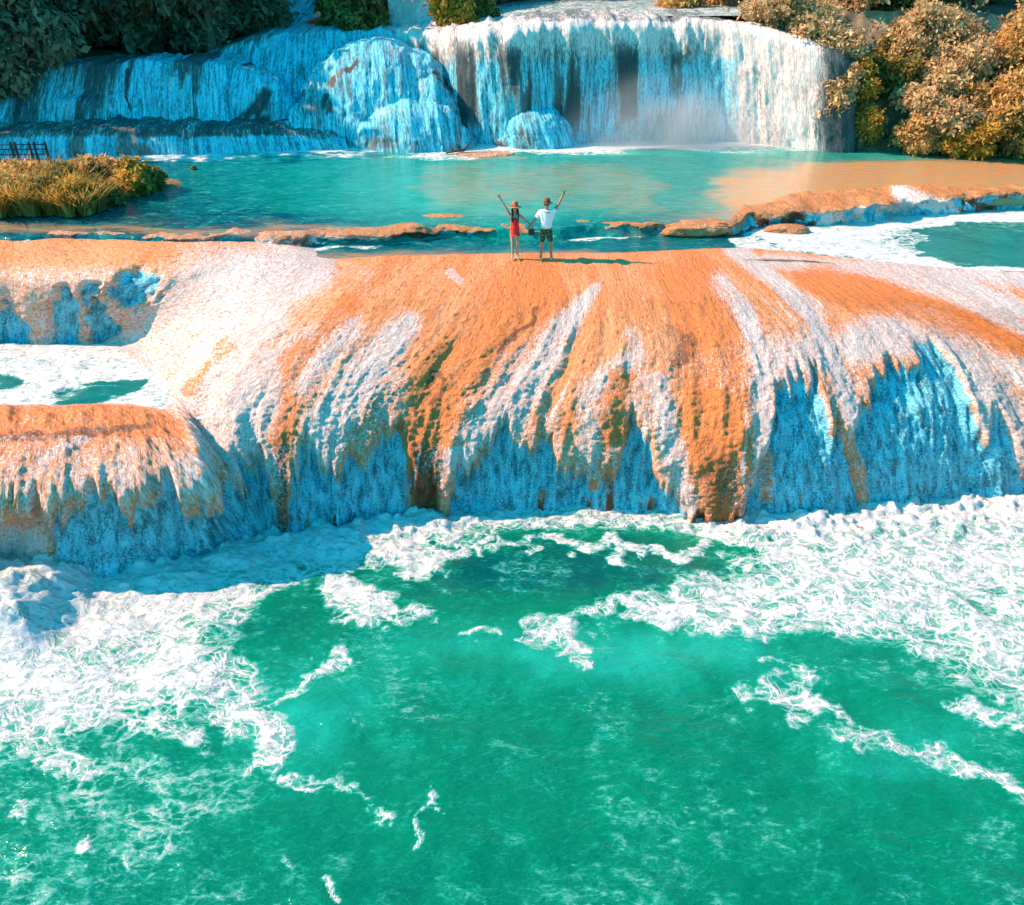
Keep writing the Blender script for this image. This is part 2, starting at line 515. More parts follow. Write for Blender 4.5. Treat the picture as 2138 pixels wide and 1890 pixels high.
brow = np.interp(px, [-200, 0, 150, 280, 400, 480, 540, 590, 640, 700, 760, 800, 830, 860, 890, 930, 960, 1010, 1050, 1100, 1150, 1200, 1240, 1280, 1320, 1350, 1400, 1450, 1500, 1545, 1575, 1610, 1640, 1700, 1735, 1770, 1820, 1900, 1950, 1990, 2030, 2138, 2300],
                 [1050, 1050, 1040, 1045, 1035, 1010, 985, 1060, 985, 985, 930, 890, 870, 960, 1040, 1040, 970, 950, 900, 920, 940, 980, 990, 950, 900, 930, 1050, 1070, 1080, 1060, 1000, 880, 790, 790, 900, 880, 790, 740, 730, 780, 880, 950, 960])
jag = (fbm(U * 2.2, V * 0.3, 5, 4) - .5) * 150 + (fbm(U * 7, V * .8, 9, 3) - .5) * 70
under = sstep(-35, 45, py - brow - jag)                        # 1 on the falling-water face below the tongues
shade_patch = stroke(px + (fbm(U * 2.5, V, 15, 4) - .5) * 70, py + (fbm(U * 3, V * 2, 16, 4) - .5) * 60, [([(115, 655, 12), (135, 620, 22), (130, 700, 26)], 1.0), ([(200, 650, 14), (205, 700, 24)], 1.0), ([(250, 610, 16), (300, 590, 26), (265, 625, 16)], 1.0),
                        ([(0, 670, 30), (25, 710, 36)], 1.2), ([(210, 600, 14), (180, 625, 12)], .8), ([(10, 1330, 40), (50, 1350, 40)], .7)])
rgh = sstep(530, 640, py)
basin = (1 - sstep(330, 420, px)) * sstep(700, 730, py) * (1 - sstep(835, 880, py))
rib1 = ridge(U / 1.5, V / 7, 3, 3) - .5
rib2 = ridge(U / .55, V / 3.0, 21, 3) - .5
lump = fbm(U / .30, V / .45, 33, 4) - .5
lump2 = np.abs(fbm(U / .14, V / .18, 35, 3) - .5) * 2 - .4
cr = ridge(U / 2.0 + .3 * fbm(U, V / 2, 8), V / 9, 77, 2)
crack = np.clip((cr - .86) / .14, 0, 1)                          # narrow gullies along the flow
disp = rgh * (1 - basin) * (rib1 * .32 * sstep(560, 900, py) + rib2 * (.07 + .14 * under) * sstep(540, 760, py) + lump * (.07 + .06 * sstep(620, 900, py)) + lump2 * (.03 + .035 * sstep(640, 900, py)) - crack * .05 * sstep(600, 800, py))
disp += (1 - rgh) * (lump * .03)
disp += .24 * (1 - under) * sstep(620, 900, py) * (1 - basin)
disp -= .22 * under * (1 - basin) + .32 * np.clip(shade_patch, 0, 1)
disp += under * (1 - basin) * ((ridge(U / .22, V / 1.6, 101, 3) - .5) * .16 + (fbm(U / .1, V / .3, 103, 2) - .5) * .10)
P2 = P + N * disp[..., None]
feet = np.exp(-(((px - 1110) / 130) ** 2 + ((py - 540) / 14) ** 2))
P2[..., 2] = P2[..., 2] * (1 - feet) + P[..., 2] * feet
Wl = [
    [(640, 560, 60), (450, 620, 110), (280, 740, 90)],
    [(560, 660, 50), (430, 770, 70), (370, 840, 60)],
    ([(720, 690, 40), (580, 790, 80), (470, 880, 90), (520, 1000, 70)], .85),
    ([(850, 680, 30), (760, 790, 55), (690, 880, 60), (650, 990, 50)], .85),
    ([(820, 800, 40), (800, 900, 40)], .6),
    [(1245, 600, 10), (1180, 680, 28), (1080, 760, 40), (1000, 850, 45), (955, 960, 35)],
    ([(1150, 720, 40), (1080, 810, 60), (1040, 900, 60)], .85),
    ([(1330, 740, 20), (1240, 830, 40), (1225, 980, 30)], .75),
    ([(1370, 800, 25), (1390, 900, 30), (1430, 1060, 30)], .85),
    ([(1320, 700, 20), (1340, 850, 45), (1330, 960, 40)], .55),
    ([(1500, 590, 22), (1560, 660, 20), (1585, 780, 18), (1590, 900, 25), (1605, 1030, 25)], 1.1),
    [(1530, 515, 22), (1610, 580, 16), (1690, 650, 22), (1725, 720, 20), (1760, 830, 24), (1800, 960, 20), (1815, 1070, 14)],
    ([(1480, 770, 40), (1600, 770, 80), (1720, 740, 50)], .75),
    ([(1610, 870, 50), (1640, 960, 60)], .6),
    ([(1790, 720, 50), (1900, 690, 60), (2000, 740, 50), (2060, 840, 60), (2138, 960, 60)], .9),
    ([(1950, 650, 15), (2060, 740, 25), (2138, 790, 30)], .9),
    ([(1600, 545, 18), (1800, 560, 16), (2000, 620, 18), (2138, 690, 20)], .8),
    [(1700, 500, 20), (1900, 545, 35), (2040, 610, 22), (2138, 650, 20)],
    ([(1950, 555, 20), (2138, 575, 30)], 1.0),
    ([(60, 1110, 30), (72, 1020, 14), (110, 970, 12), (230, 910, 10)], .95),
    ([(150, 1010, 30), (280, 1010, 50), (400, 1000, 50)], .8),
    ([(370, 850, 18), (405, 940, 16), (440, 1030, 16), (480, 1120, 20)], .8),
    ([(0, 1200, 90), (60, 1330, 70)], 1.0),
    ([(940, 570, 10), (960, 585, 8)], .8),
    ([(650, 545, 25), (760, 570, 20)], .3),
]
white = stroke(px, py, Wl)
white = np.maximum(white, (1 - sstep(300, 520, px + (py - 600) * .4)) * sstep(535, 575, py) * (1 - sstep(700, 850, py)) * .72)
white = white * (1.0 - .25 * (1 - sstep(300, 560, px)))
white = np.maximum(white, .34 * sstep(600, 760, py) * (fbm(U / 1.4, V / 4, 91, 3) * 1.6 - .35))
white = white * (1 - .55 * under)
white = np.maximum(white, basin * .9)
white = np.maximum(white, .38 * (1 - sstep(560, 800, px)) * sstep(540, 600, py))
white = np.maximum(white, .55 * np.exp(-((py - brow - jag + 45) / 60) ** 2) * (np.interp(px, [560, 590, 620, 820, 870, 920, 1440, 1500, 1560], [1, 0, 1, 1, 0, 1, .8, .2, 1])))
brown = stroke(px, py, [([(590, 830, 22), (585, 950, 16), (590, 1110, 12)], 1.0), ([(860, 850, 40), (890, 950, 40), (885, 1085, 32)], 1.0),
                        ([(1480, 930, 45), (1510, 1000, 55), (1520, 1085, 50)], .75), ([(1270, 960, 12), (1275, 1070, 12)], .6), ([(1310, 900, 12), (1315, 960, 12)], .4)])
rv = ridge(U / .9 + .5 * fbm(U * .8, V * .5, 171, 3), V / 9, 173, 2)
white = np.maximum(white, .85 * sstep(.86, .95, rv) * sstep(545, 600, py) * sstep(.40, .55, fbm(U * .6, V * .35, 175, 3)))
blue = under * (1 - .95 * np.clip(brown, 0, 1)) * (1 - basin)  # shade tint painted over the steep face below the brow
blue = np.maximum(blue, shade_patch)  # recess patches painted blue in place of shade
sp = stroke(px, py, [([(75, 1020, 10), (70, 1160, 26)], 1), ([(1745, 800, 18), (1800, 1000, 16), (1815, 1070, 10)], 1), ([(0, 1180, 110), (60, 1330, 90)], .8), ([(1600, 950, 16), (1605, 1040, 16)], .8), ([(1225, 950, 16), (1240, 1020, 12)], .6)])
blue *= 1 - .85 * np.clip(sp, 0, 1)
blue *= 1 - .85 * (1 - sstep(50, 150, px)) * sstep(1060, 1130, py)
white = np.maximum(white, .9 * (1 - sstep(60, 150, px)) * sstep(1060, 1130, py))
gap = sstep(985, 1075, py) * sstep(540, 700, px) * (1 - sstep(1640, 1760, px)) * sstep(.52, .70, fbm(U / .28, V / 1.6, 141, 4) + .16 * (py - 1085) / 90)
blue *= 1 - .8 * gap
white *= 1 - .9 * gap
dark = .9 * gap + np.clip(brown * .8 * sstep(800, 1000, py), 0, 1) + .25 * crack * rgh + .95 * stroke(px + (fbm(U * 2, V * 2, 151, 4) - .5) * 60, py + (fbm(U * 2, V * 2, 152, 4) - .5) * 30, [
    ([(1130, 640, 4), (1080, 690, 8), (1040, 760, 6)], .9), ([(300, 905, 8), (180, 930, 14), (0, 935, 12)], .8), ([(1400, 690, 20), (1440, 720, 22), (1395, 760, 14)], .6), ([(915, 780, 8), (905, 850, 12)], .7), ([(560, 790, 8), (575, 830, 10)], .5),
    ([(80, 535, 22), (200, 545, 12), (300, 540, 16)], .4), ([(520, 565, 20), (700, 560, 25)], .6), ([(400, 840, 4), (520, 740, 5), (600, 690, 4)], .8), ([(1380, 620, 4), (1470, 640, 4)], .5)])
deep = stroke(px + (fbm(U * 1.5, V, 161, 3) - .5) * 60, py, [[(1110, 600, 60), (1060, 700, 70), (930, 820, 70), (890, 960, 50), (885, 1080, 30)], [(720, 640, 25), (610, 760, 25), (590, 900, 22), (588, 1100, 14)],
    [(1440, 600, 60), (1500, 720, 50), (1500, 880, 60), (1500, 1080, 50)], [(0, 910, 60), (200, 900, 50), (330, 910, 40)], [(1700, 580, 30), (1900, 640, 30), (2100, 720, 30)], [(1290, 800, 25), (1280, 960, 20)], [(480, 720, 14), (400, 820, 14)]])
white *= 1 - .6 * deep * (py < 930)
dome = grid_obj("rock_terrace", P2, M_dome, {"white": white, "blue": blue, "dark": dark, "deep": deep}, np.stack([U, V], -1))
tag(dome, "broad rounded orange travertine terrace with water spilling down its front", "terrace", kind="structure")


# ------------------------------------------------------------------ water sheets
def axis(lo, hi, step, far_lo, far_hi, g=1.35):
    a = list(np.arange(lo, hi + step, step))
    s, v = step, a[-1]
    while v < far_hi:
        s *= g; v += s; a.append(v)
    s, v = step, a[0]
    while v > far_lo:
        s *= g; v -= s; a.insert(0, v)
    return np.array(a)


X, Y = np.meshgrid(axis(-15, 16, .05, -70, 70), axis(7.5, 22.5, .05, -60, 24), indexing='ij')
Pw = np.stack([X, Y, np.full_like(X, -6.0)], -1)
lx, ly = to_px(Pw)
Fl = [
    ([(-100, 1330, 190), (120, 1290, 130), (300, 1250, 85), (500, 1190, 55), (700, 1160, 36), (860, 1150, 26), (1010, 1140, 10)], 1.25),
    ([(-100, 1460, 120), (200, 1420, 80), (380, 1390, 70), (470, 1430, 50), (545, 1500, 40), (560, 1590, 24)], 1.0),
    ([(300, 1320, 60), (430, 1390, 50), (480, 1440, 40)], .95),
    ([(680, 1180, 30), (770, 1250, 24), (815, 1300, 26)], .95),
    ([(570, 1440, 14), (650, 1390, 14), (740, 1345, 8)], .7),
    ([(-60, 1480, 60), (100, 1540, 50), (180, 1610, 30)], .62), ([(200, 1500, 40), (400, 1520, 30)], .6),
    ([(600, 1510, 12), (560, 1590, 22), (520, 1600, 14)], .8),
    ([(1330, 1270, 26), (1420, 1250, 42), (1560, 1225, 50), (1750, 1195, 70), (1950, 1180, 90), (2300, 1150, 130)], .95),
    ([(1450, 1270, 30), (1600, 1300, 26), (1750, 1270, 40), (1900, 1270, 60), (2050, 1320, 80), (2300, 1400, 100)], .9),
    ([(2020, 1310, 60), (2138, 1420, 50), (2300, 1500, 60)], .9),
    ([(1120, 1124, 9), (1300, 1126, 10), (1420, 1130, 11), (1520, 1140, 15), (1600, 1145, 20), (1800, 1135, 30), (2000, 1110, 45), (2300, 1080, 80)], 1.0),
    ([(960, 1112, 8), (1120, 1120, 7)], .6),
    ([(1110, 1345, 22), (1180, 1330, 24), (1250, 1345, 16)], .75), ([(1140, 1330, 12), (1300, 1265, 20)], .6),
    ([(1580, 1455, 18), (1640, 1460, 26), (1690, 1480, 20)], .9), ([(1690, 1480, 14), (1780, 1540, 14), (1920, 1580, 18), (2010, 1620, 16), (2200, 1720, 18)], .62), ([(1900, 1560, 16), (1990, 1610, 20)], .8),
    ([(1600, 1380, 10), (1700, 1420, 12), (1660, 1460, 14)], .5), ([(2020, 1470, 14), (2138, 1520, 18)], .7),
    ([(900, 1640, 7), (915, 1690, 7), (860, 1745, 6)], .7), ([(690, 1860, 10), (710, 1885, 10)], .9), ([(600, 1620, 10), (640, 1630, 12)], .7),
    ([(60, 1670, 14), (75, 1680, 14)], .8), ([(160, 1770, 14), (175, 1780, 10)], .8), ([(600, 1800, 8), (615, 1810, 8)], .7),
    ([(640, 1610, 10), (740, 1640, 8), (790, 1690, 6)], .5), ([(950, 1345, 8), (1050, 1340, 8)], .45),
]
nz = fbm(X * .9, Y * .9, 4, 4)
wxy = (fbm(X * .5, Y * .5, 11, 3) - .5) * 110 + (fbm(X * 1.8, Y * 1.8, 111, 4) - .5) * 95, (fbm(X * .5, Y * .5, 12, 3) - .5) * 80 + (fbm(X * 1.8, Y * 1.8, 112, 4) - .5) * 75
foam = stroke(lx + wxy[0], ly + wxy[1], Fl, 2.1, .05) * (.80 + .5 * (fbm(X * 1.3, Y * 2.0, 119, 4) - .3))
low_region = (1 - sstep(200, 700, lx)) * sstep(1480, 1600, ly) * .26
foam = np.maximum(np.minimum(foam, 1.05) * .92, .03 + low_region * .55 + .13 * sstep(.48, .70, nz))
contact = np.interp(lx, [-300, 0, 60, 135, 290, 440, 530, 680, 895, 1250, 1530, 1710, 1840, 1990, 2140, 2400], [1215, 1205, 1212, 1245, 1205, 1168, 1150, 1121, 1096, 1090, 1104, 1099, 1080, 1068, 1055, 1048])
near = np.exp(-np.clip((ly - contact + 6) / np.interp(lx, [0, 900, 1000, 1350, 1550, 1900, 2138], [40, 34, 20, 18, 30, 60, 70]), 0, 9) ** 2)
foam = np.maximum(foam, near * np.interp(lx, [900, 1000, 1400, 1600], [1.2, .8, .7, 1.2]))
tone = .50 + .35 * np.exp(-(((lx - 1300) / 420) ** 2 + ((ly - 1360) / 90) ** 2)) + .25 * np.exp(-(((lx - 620) / 200) ** 2 + ((ly - 1500) / 130) ** 2))
tone -= .42 * np.exp(-(((lx - 1150) / 420) ** 2 + ((ly - 1190) / 80) ** 2))
tone -= .12 * sstep(1650, 1850, ly)
tone += .3 * np.exp(-(((lx - 1950) / 300) ** 2 + ((ly - 1560) / 130) ** 2)) * .6
tone -= .25 * np.exp(-(((lx - 520) / 160) ** 2 + ((ly - 1310) / 40) ** 2))
z = -6.0 + np.clip(foam, 0, 1) * ((fbm(X * 1.6, Y * 2.0, 41, 4) - .45) * .16 + (fbm(X * 5, Y * 7, 43, 3) - .45) * .07) + (fbm(X * .7, Y * .9, 47, 3) - .5) * .16
hc = at_z(10, 1275, -6.0)
heap = np.exp(-(((X - hc[0]) / 1.5) ** 4 + ((Y - hc[1]) / 1.5) ** 4))
z += heap * (.85 + .9 * (fbm(X * .8, Y * .8, 51, 3) - .5) + .14 * (fbm(X * 5, Y * 5, 53, 3) - .5))
foam = np.maximum(foam, heap * 1.0)
z += (.14 * fbm(X * 1.5, Y * 1.5, 61, 3) + .20 * sstep(.40, .80, fbm(X * 2.6 + .8 * fbm(X * 6, Y * 6, 65), Y * 3.6, 63, 5))) * near * np.interp(lx, [900, 1050, 1350, 1600], [1, .4, .4, 1])
Pw[..., 2] = z
o = grid_obj("lower_pool", Pw, M_low, {"foam": foam, "tone": tone, "bed_refl": np.zeros_like(foam)})
tag(o, "emerald green plunge pool streaked with white foam below the terrace", "water", kind="structure")

# the pool below the far falls, dammed by a low rim
RX = [-900, -200, 0, 300, 520, 700, 870, 940, 1060, 1160, 1290, 1370, 1530, 1560, 1640, 1760, 1880, 2000, 2138, 2400, 3200]
RY = [484, 486, 488, 491, 488, 484, 474, 468, 470, 472, 466, 462, 460, 447, 434, 425, 410, 404, 399, 392, 380]
rim_pts = at_z(np.array(RX, float), np.array(RY, float), 0.0)


def rim_y(x):
    return np.interp(x, rim_pts[:, 0], rim_pts[:, 1]) + (fbm(x * .7, x * 0, 3, 3) - .5) * .5


xs = axis(-18, 24, .08, -60, 60)
ts = np.linspace(0, 1, 210) ** 1.25
X = np.repeat(xs[:, None], len(ts), 1)
Y = rim_y(X) - .45 + ts[None, :] * (45.9 - rim_y(X))
Pu = np.stack([X, Y, -.38 * sstep(.36, .0, Y - rim_y(X) + .45)], -1)
ux, uy = to_px(Pu)
ux, uy = ux + (fbm(X * .35, Y * .5, 73, 4) - .5) * 220, uy + (fbm(X * .3, Y * .7, 74, 4) - .5) * 40
tone = np.interp(ux, [0, 350, 560, 700, 900, 1300, 1700], [.06, .16, .36, .62, .78, .62, .5]) - .35 * sstep(335, 300, uy) * (1 - sstep(900, 1200, ux))  # left end darkened to paint the reflection of the shaded forest
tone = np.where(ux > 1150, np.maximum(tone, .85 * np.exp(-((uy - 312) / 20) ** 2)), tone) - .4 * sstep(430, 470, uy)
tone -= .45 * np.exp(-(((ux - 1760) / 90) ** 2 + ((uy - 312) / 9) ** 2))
bed_refl = .95 * sstep(1480, 2000, ux + (uy - 330) * 2.2) * sstep(312, 350, uy) + .75 * stroke(ux, uy, [([(1560, 395, 40), (1700, 375, 40), (1900, 370, 40), (2138, 380, 60)], 1.0), ([(860, 355, 10), (1000, 352, 14)], .5), ([(900, 320, 6), (1060, 325, 8)], .7), ([(930, 400, 40), (1180, 380, 45), (1350, 400, 40)], .62)])  # right tan mixes shallows with bush reflections; middle stroke paints the falls' reflection
bed_refl += .7 * np.exp(-((uy - 482) / 9) ** 2) * (1 - sstep(600, 900, ux))
pfo = np.interp(ux, [0, 560, 1150, 1250, 1500, 1750, 1800], [335, 322, 308, 304, 300, 300, 296])
foam = 1.1 * np.exp(-np.clip((uy - pfo) / 10, 0, 9) ** 2) * np.interp(ux, [0, 300, 1100, 1240, 1600, 1730, 1780], [.3, .75, .8, 1.1, 1.1, .6, 0])
foam = np.maximum(foam, .12)
o = grid_obj("upper_pool", Pu, M_up, {"foam": foam, "tone": tone, "bed_refl": bed_refl})
tag(o, "calm turquoise pool between the far waterfall and the orange rim", "water", kind="structure")

# channel in front of the rim, deeper towards the right-hand side pool
ts = np.linspace(0, 1, 80)
X = np.repeat(xs[:, None], len(ts), 1)
chx = np.interp(X, [-40, -8.5, -7, 3, 8, 12, 30], [-.6, -.6, -.36, -.36, -.42, -.54, -.68])
y0c = np.interp(X, [-40, -8, -6.5, 7, 9, 14, 30], [27.3, 27.3, 26.45, 26.45, 26.5, 25.9, 25.7])
Y = y0c + ts[None, :] * (rim_y(X) + .4 - y0c)
Pc = np.stack([X, Y, chx], -1)
cx_, cy_ = to_px(Pc)
cx_, cy_ = cx_ + (fbm(X * .9, Y * 1.2, 71, 3) - .5) * 120, cy_ + (fbm(X * .9, Y * 1.2, 72, 3) - .5) * 26
foam = stroke(cx_, cy_, [([(1560, 480, 14), (1700, 490, 20), (1800, 480, 30), (1900, 450, 30), (2138, 440, 30)], 1.1), ([(1650, 500, 20), (1850, 530, 24), (1960, 560, 20), (2138, 570, 20)], 1.0),
                         ([(1580, 478, 10), (1700, 476, 8)], .9), ([(560, 530, 10), (700, 512, 7), (860, 495, 6)], .8), ([(1150, 487, 5), (1330, 492, 5)], .9), ([(950, 487, 4), (1060, 480, 4)], .5), ([(1540, 500, 12), (1640, 520, 14)], .9),
                         ([(1850, 420, 20), (1960, 440, 40), (2138, 450, 40)], 1.0)])
tone = .22 + .45 * stroke(cx_, cy_, [([(1960, 520, 40), (2200, 510, 60)], 1.0)])
foam = np.where(stroke(cx_, cy_, [[(1975, 512, 40), (2250, 512, 44)]]) > .4, foam * .25, np.maximum(foam, np.where(cx_ > 1700, .42, .12)))
shoal = .9 * sstep(1.1, .1, Y - y0c + (fbm(X * .9, Y * 1.4, 77, 3) - .5) * .9) * (1 - sstep(1600, 1750, cx_))
o = grid_obj("channel_water", Pc, M_chan, {"foam": foam, "tone": tone, "bed_refl": shoal})
tag(o, "narrow blue channel running behind the couple into a foaming side pool", "water", kind="structure")

# basin caught behind the front left ledge
bx = np.linspace(-24, -6.4, 260)
bt = np.linspace(0, 1, 110)
X = np.repeat(bx[:, None], 110, 1)
yb0 = np.interp(bx, [-20, -14.5, -10, -6], [20.4, 20.4, 20.4, 20.9])
Y = yb0[:, None] + bt[None, :] * (25.6 - yb0[:, None])
Pb = np.stack([X, Y, np.full_like(X, -2.87) + (fbm(X * 1.5, Y * 1.8, 6, 3) - .5) * .12], -1)
b_x, b_y = to_px(Pb)
b_x, b_y = b_x + (fbm(X * 1.1, Y * 1.3, 75, 4) - .5) * 90, b_y + (fbm(X * 1.1, Y * 1.3, 76, 4) - .5) * 40
foam = .92 - 1.0 * stroke(b_x, b_y, [[(120, 845, 12), (190, 838, 18), (270, 815, 10)], [(-30, 790, 16), (30, 795, 10)], [(200, 810, 8), (280, 800, 6)]])
o = grid_obj("basin_water", Pb, M_chan, {"foam": foam, "tone": np.full_like(foam, .55), "bed_refl": .0 * foam})
tag(o, "white foaming basin behind the front left ledge", "water", kind="structure")

# ------------------------------------------------------------------ the low orange rim that dams the pool
s = np.linspace(-24, 26, 900)
prof = np.array([(1.1, -.28), (.75, -.05), (.5, .05), (.2, .08), (-.1, .09), (-.32, .06), (-.42, -.03), (-.40, -.16), (-.34, -.32), (-.33, -.55), (-.33, -1.1)])
pd = np.interp(np.linspace(0, 10, 48), np.arange(11), prof[:, 0]), np.interp(np.linspace(0, 10, 48), np.arange(11), prof[:, 1])
X = np.repeat(s[:, None], 48, 1)
qx, _ = to_px(np.stack([s, rim_y(s), 0 * s], -1))
wid = np.interp(qx, [-200, 0, 500, 860, 900, 1350, 1400, 1540, 1700, 1900, 2000, 2138], [.35, .35, .45, .9, .5, .6, .6, .8, 2.2, 2.0, 1.2, 1.0])
hgt = np.interp(qx, [-200, 0, 300, 620, 860, 900, 1340, 1380, 1530, 1600, 1900, 2138], [-.04, -.04, -.03, .0, .03, -.07, -.09, -.07, -.02, .02, .05, .02])
drop = np.interp(qx, [0, 600, 900, 1540, 1700], [.3, .6, .6, .7, .95])
Y = rim_y(X) + pd[0][None, :] * wid[:, None] + (fbm(X * 1.1, pd[1][None, :] * 2 + 0 * X, 14, 4) - .5) * .8
Z = pd[1][None, :] * drop[:, None] + hgt[:, None] + (fbm(X * 1.3, Y * 1.8, 15, 5) - .5) * .26
Pr = np.stack([X, Y, Z], -1)
rx, ry = to_px(Pr)
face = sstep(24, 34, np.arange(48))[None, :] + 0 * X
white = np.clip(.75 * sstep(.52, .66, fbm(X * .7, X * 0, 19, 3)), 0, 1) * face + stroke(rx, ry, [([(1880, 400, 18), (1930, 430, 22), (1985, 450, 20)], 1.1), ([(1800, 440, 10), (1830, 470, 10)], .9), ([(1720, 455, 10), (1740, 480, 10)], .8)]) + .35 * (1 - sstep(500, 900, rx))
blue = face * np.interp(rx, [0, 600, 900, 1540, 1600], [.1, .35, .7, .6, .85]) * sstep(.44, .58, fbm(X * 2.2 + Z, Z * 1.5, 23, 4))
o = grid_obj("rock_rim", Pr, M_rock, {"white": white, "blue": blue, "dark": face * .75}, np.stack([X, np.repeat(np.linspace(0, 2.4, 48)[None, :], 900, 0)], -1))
tag(o, "low orange rock rim damming the turquoise pool", "rock rim", kind="structure")


def blob_rock(name, c, size, seed, mat, label, cat="rock", group=None, white=.1, rz=0.0, tri=72):
    th = np.linspace(0, 2 * np.pi, tri)
    ph = np.linspace(-np.pi / 2, np.pi / 2, tri // 2)
    A, B = np.meshgrid(th, ph, indexing='ij')
    nx, ny, nzv = np.cos(B) * np.cos(A), np.cos(B) * np.sin(A), np.sin(B)
    r = 1 + .45 * (fbm(nx * 1.3 + 9, ny * 1.3 + nzv + seed, seed, 4) - .5) + .25 * (fbm(nx * 4 + 9, ny * 4 + nzv * 3 + seed, seed + 3, 3) - .5)
    flat = np.sign(nzv) * np.abs(nzv) ** .55
    Q = np.stack([nx * r * size[0], ny * r * size[1], flat * (.8 + .2 * r) * size[2]], -1)
    Q[-1] = Q[0]
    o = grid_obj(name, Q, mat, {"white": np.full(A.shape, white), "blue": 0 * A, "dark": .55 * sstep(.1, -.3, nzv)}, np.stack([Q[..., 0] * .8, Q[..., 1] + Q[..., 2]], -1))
    o.location = tuple(float(v) for v in c)
    o.rotation_euler = (0, 0, rz)
    return tag(o, label, cat, group)


blob_rock("flat_rock", at_z(1452, 477, -.22), (1.25, .55, .24), 2, M_rock, "flat oval orange rock island right of the man in the blue channel", group="rocks in the channel")
blob_rock("flat_rock", at_z(1010, 478, -.30), (.9, .3, .2), 5, M_rock, "thin brown rock slab just left of the woman's knees in the channel", group="rocks in the channel")
blob_rock("flat_rock", at_z(1270, 480, -.32), (1.0, .25, .2), 8, M_rock, "pale low rock breaking white water between the man and the oval rock", group="rocks in the channel", white=.5)
blob_rock("flat_rock", at_z(930, 458, -.12), (.9, .25, .17), 11, M_rock, "dark low rock at the pool edge left of the couple", group="rocks in the channel")
blob_rock("flat_rock", at_z(1640, 488, -.55), (.75, .35, .32), 14, M_rock, "small orange rock at the head of the white side stream", group="rocks in the channel")
blob_rock("flat_rock", at_z(1010, 326, -.06), (1.35, .5, .17), 17, M_rock, "pale tan shoal rock in the far pool with driftwood on it", white=.35)
blob_rock("boulder", at_z(405, 357, -.05), (.14, .14, .22), 20, M_ground, "tiny dark stone poking out of the left side of the pool")


def tube(pts, radii, seg=8):
    pts = np.asarray(pts, float)
    V_, F_ = [], []
    n = len(pts)
    for i in range(n):
        d = pts[min(i + 1, n - 1)] - pts[max(i - 1, 0)]
        d /= np.linalg.norm(d) + 1e-9
        a = np.cross(d, (0, 0, 1) if abs(d[2]) < .9 else (1, 0, 0)); a /= np.linalg.norm(a)
        b_ = np.cross(d, a)
        for k in range(seg):
            t = 2 * np.pi * k / seg
            V_.append(pts[i] + radii[i] * (a * np.cos(t) + b_ * np.sin(t)))
    for i in range(n - 1):
        for k in range(seg):
            F_.append((i * seg + k, i * seg + (k + 1) % seg, (i + 1) * seg + (k + 1) % seg, (i + 1) * seg + k))
    c0, c1 = len(V_), len(V_) + 1
    V_ += [pts[0], pts[-1]]
    for k in range(seg):
        F_.append((c0, (k + 1) % seg, k, c0))
        F_.append((c1, (n - 1) * seg + k, (n - 1) * seg + (k + 1) % seg, c1))
    return np.array(V_), F_


class MB:
    def __init__(self): self.v, self.f, self.n = [], [], 0
    def add(self, V_, F_):
        V_ = np.asarray(V_, float)
        for q in F_: self.f.append(tuple(int(k) + self.n for k in dict.fromkeys(q)))
        self.v.append(V_); self.n += len(V_)
        return self
    def tube(self, pts, radii, seg=8):
        if isinstance(radii, (int, float)): radii = [radii] * len(pts)
        return self.add(*tube(pts, radii, seg))
    def box(self, c, s, rz=0):
        x, y, z = s
        V_ = np.array([(i * x, j * y, k * z) for i in (-.5, .5) for j in (-.5, .5) for k in (-.5, .5)])
        ca, sa = math.cos(rz), math.sin(rz)
        V_ = np.stack([V_[:, 0] * ca - V_[:, 1] * sa, V_[:, 0] * sa + V_[:, 1] * ca, V_[:, 2]], -1) + np.asarray(c)
        return self.add(V_, [(0, 1, 3, 2), (4, 6, 7, 5), (0, 4, 5, 1), (2, 3, 7, 6), (0, 2, 6, 4), (1, 5, 7, 3)])
    def build(self, name, mat, parent=None, smooth=True):
        me = bpy.data.meshes.new(name)
        me.from_pydata([tuple(map(float, v)) for v in np.concatenate(self.v)], [], self.f)
        me.polygons.foreach_set("use_smooth", np.full(len(me.polygons), smooth, bool))
        me.update()
        if mat: me.materials.append(mat)
        o = bpy.data.objects.new(name, me)
        COL.objects.link(o)
        if parent: o.parent = parent
        return o


# ------------------------------------------------------------------ far falls
def far_patch(name, cols, nu, nv, bumps=(), rib=.18, seed=0, attrs=None, label="", fine=.10, ledges=()):
    P, U, V = cols if isinstance(cols, tuple) else loft(cols, nu, nv)
    px, py = to_px(P)
    N = normals(P)
    if N[nu // 2, nv // 2, 1] > 0: N = -N
    d = rib * (ridge(U / 1.1, V / 8, seed, 3) - .5) * 2 + fine * (fbm(U / .35, V / .9, seed + 5, 4) - .5) * 2
    for (bx_, by_, rx_, ry_, am) in bumps:
        d = d + am * np.exp(-(((px - bx_) / rx_) ** 4 + ((py - by_) / ry_) ** 4))
    P = P + N * d[..., None]
    wx = (fbm(U * .9, V * .9, seed + 9, 4) - .5)
    wy = (fbm(U * .9, V * .9, seed + 10, 4) - .5)
    tops = 0 * px
    for outline, am in ledges:                                # rounded steps: everything below the outline stands further forward
        pt = outline(px + wx * 60) + wy * 26
        P[..., 1] -= am * sstep(-8, 30, py - pt)
        tops = np.maximum(tops, np.exp(-((py - pt - 6) / 9) ** 2))
    w, bl, dk = attrs(px + wx * 30, py + wy * 18, U, V)
    w, bl, dk = w + .55 * tops, bl * (1 - .7 * tops), dk * (1 - tops)
    o = grid_obj(name, P, M_far, {"white": w, "blue": bl, "dark": dk}, np.stack([U, V], -1))
    return tag(o, label, "waterfall", kind="structure")


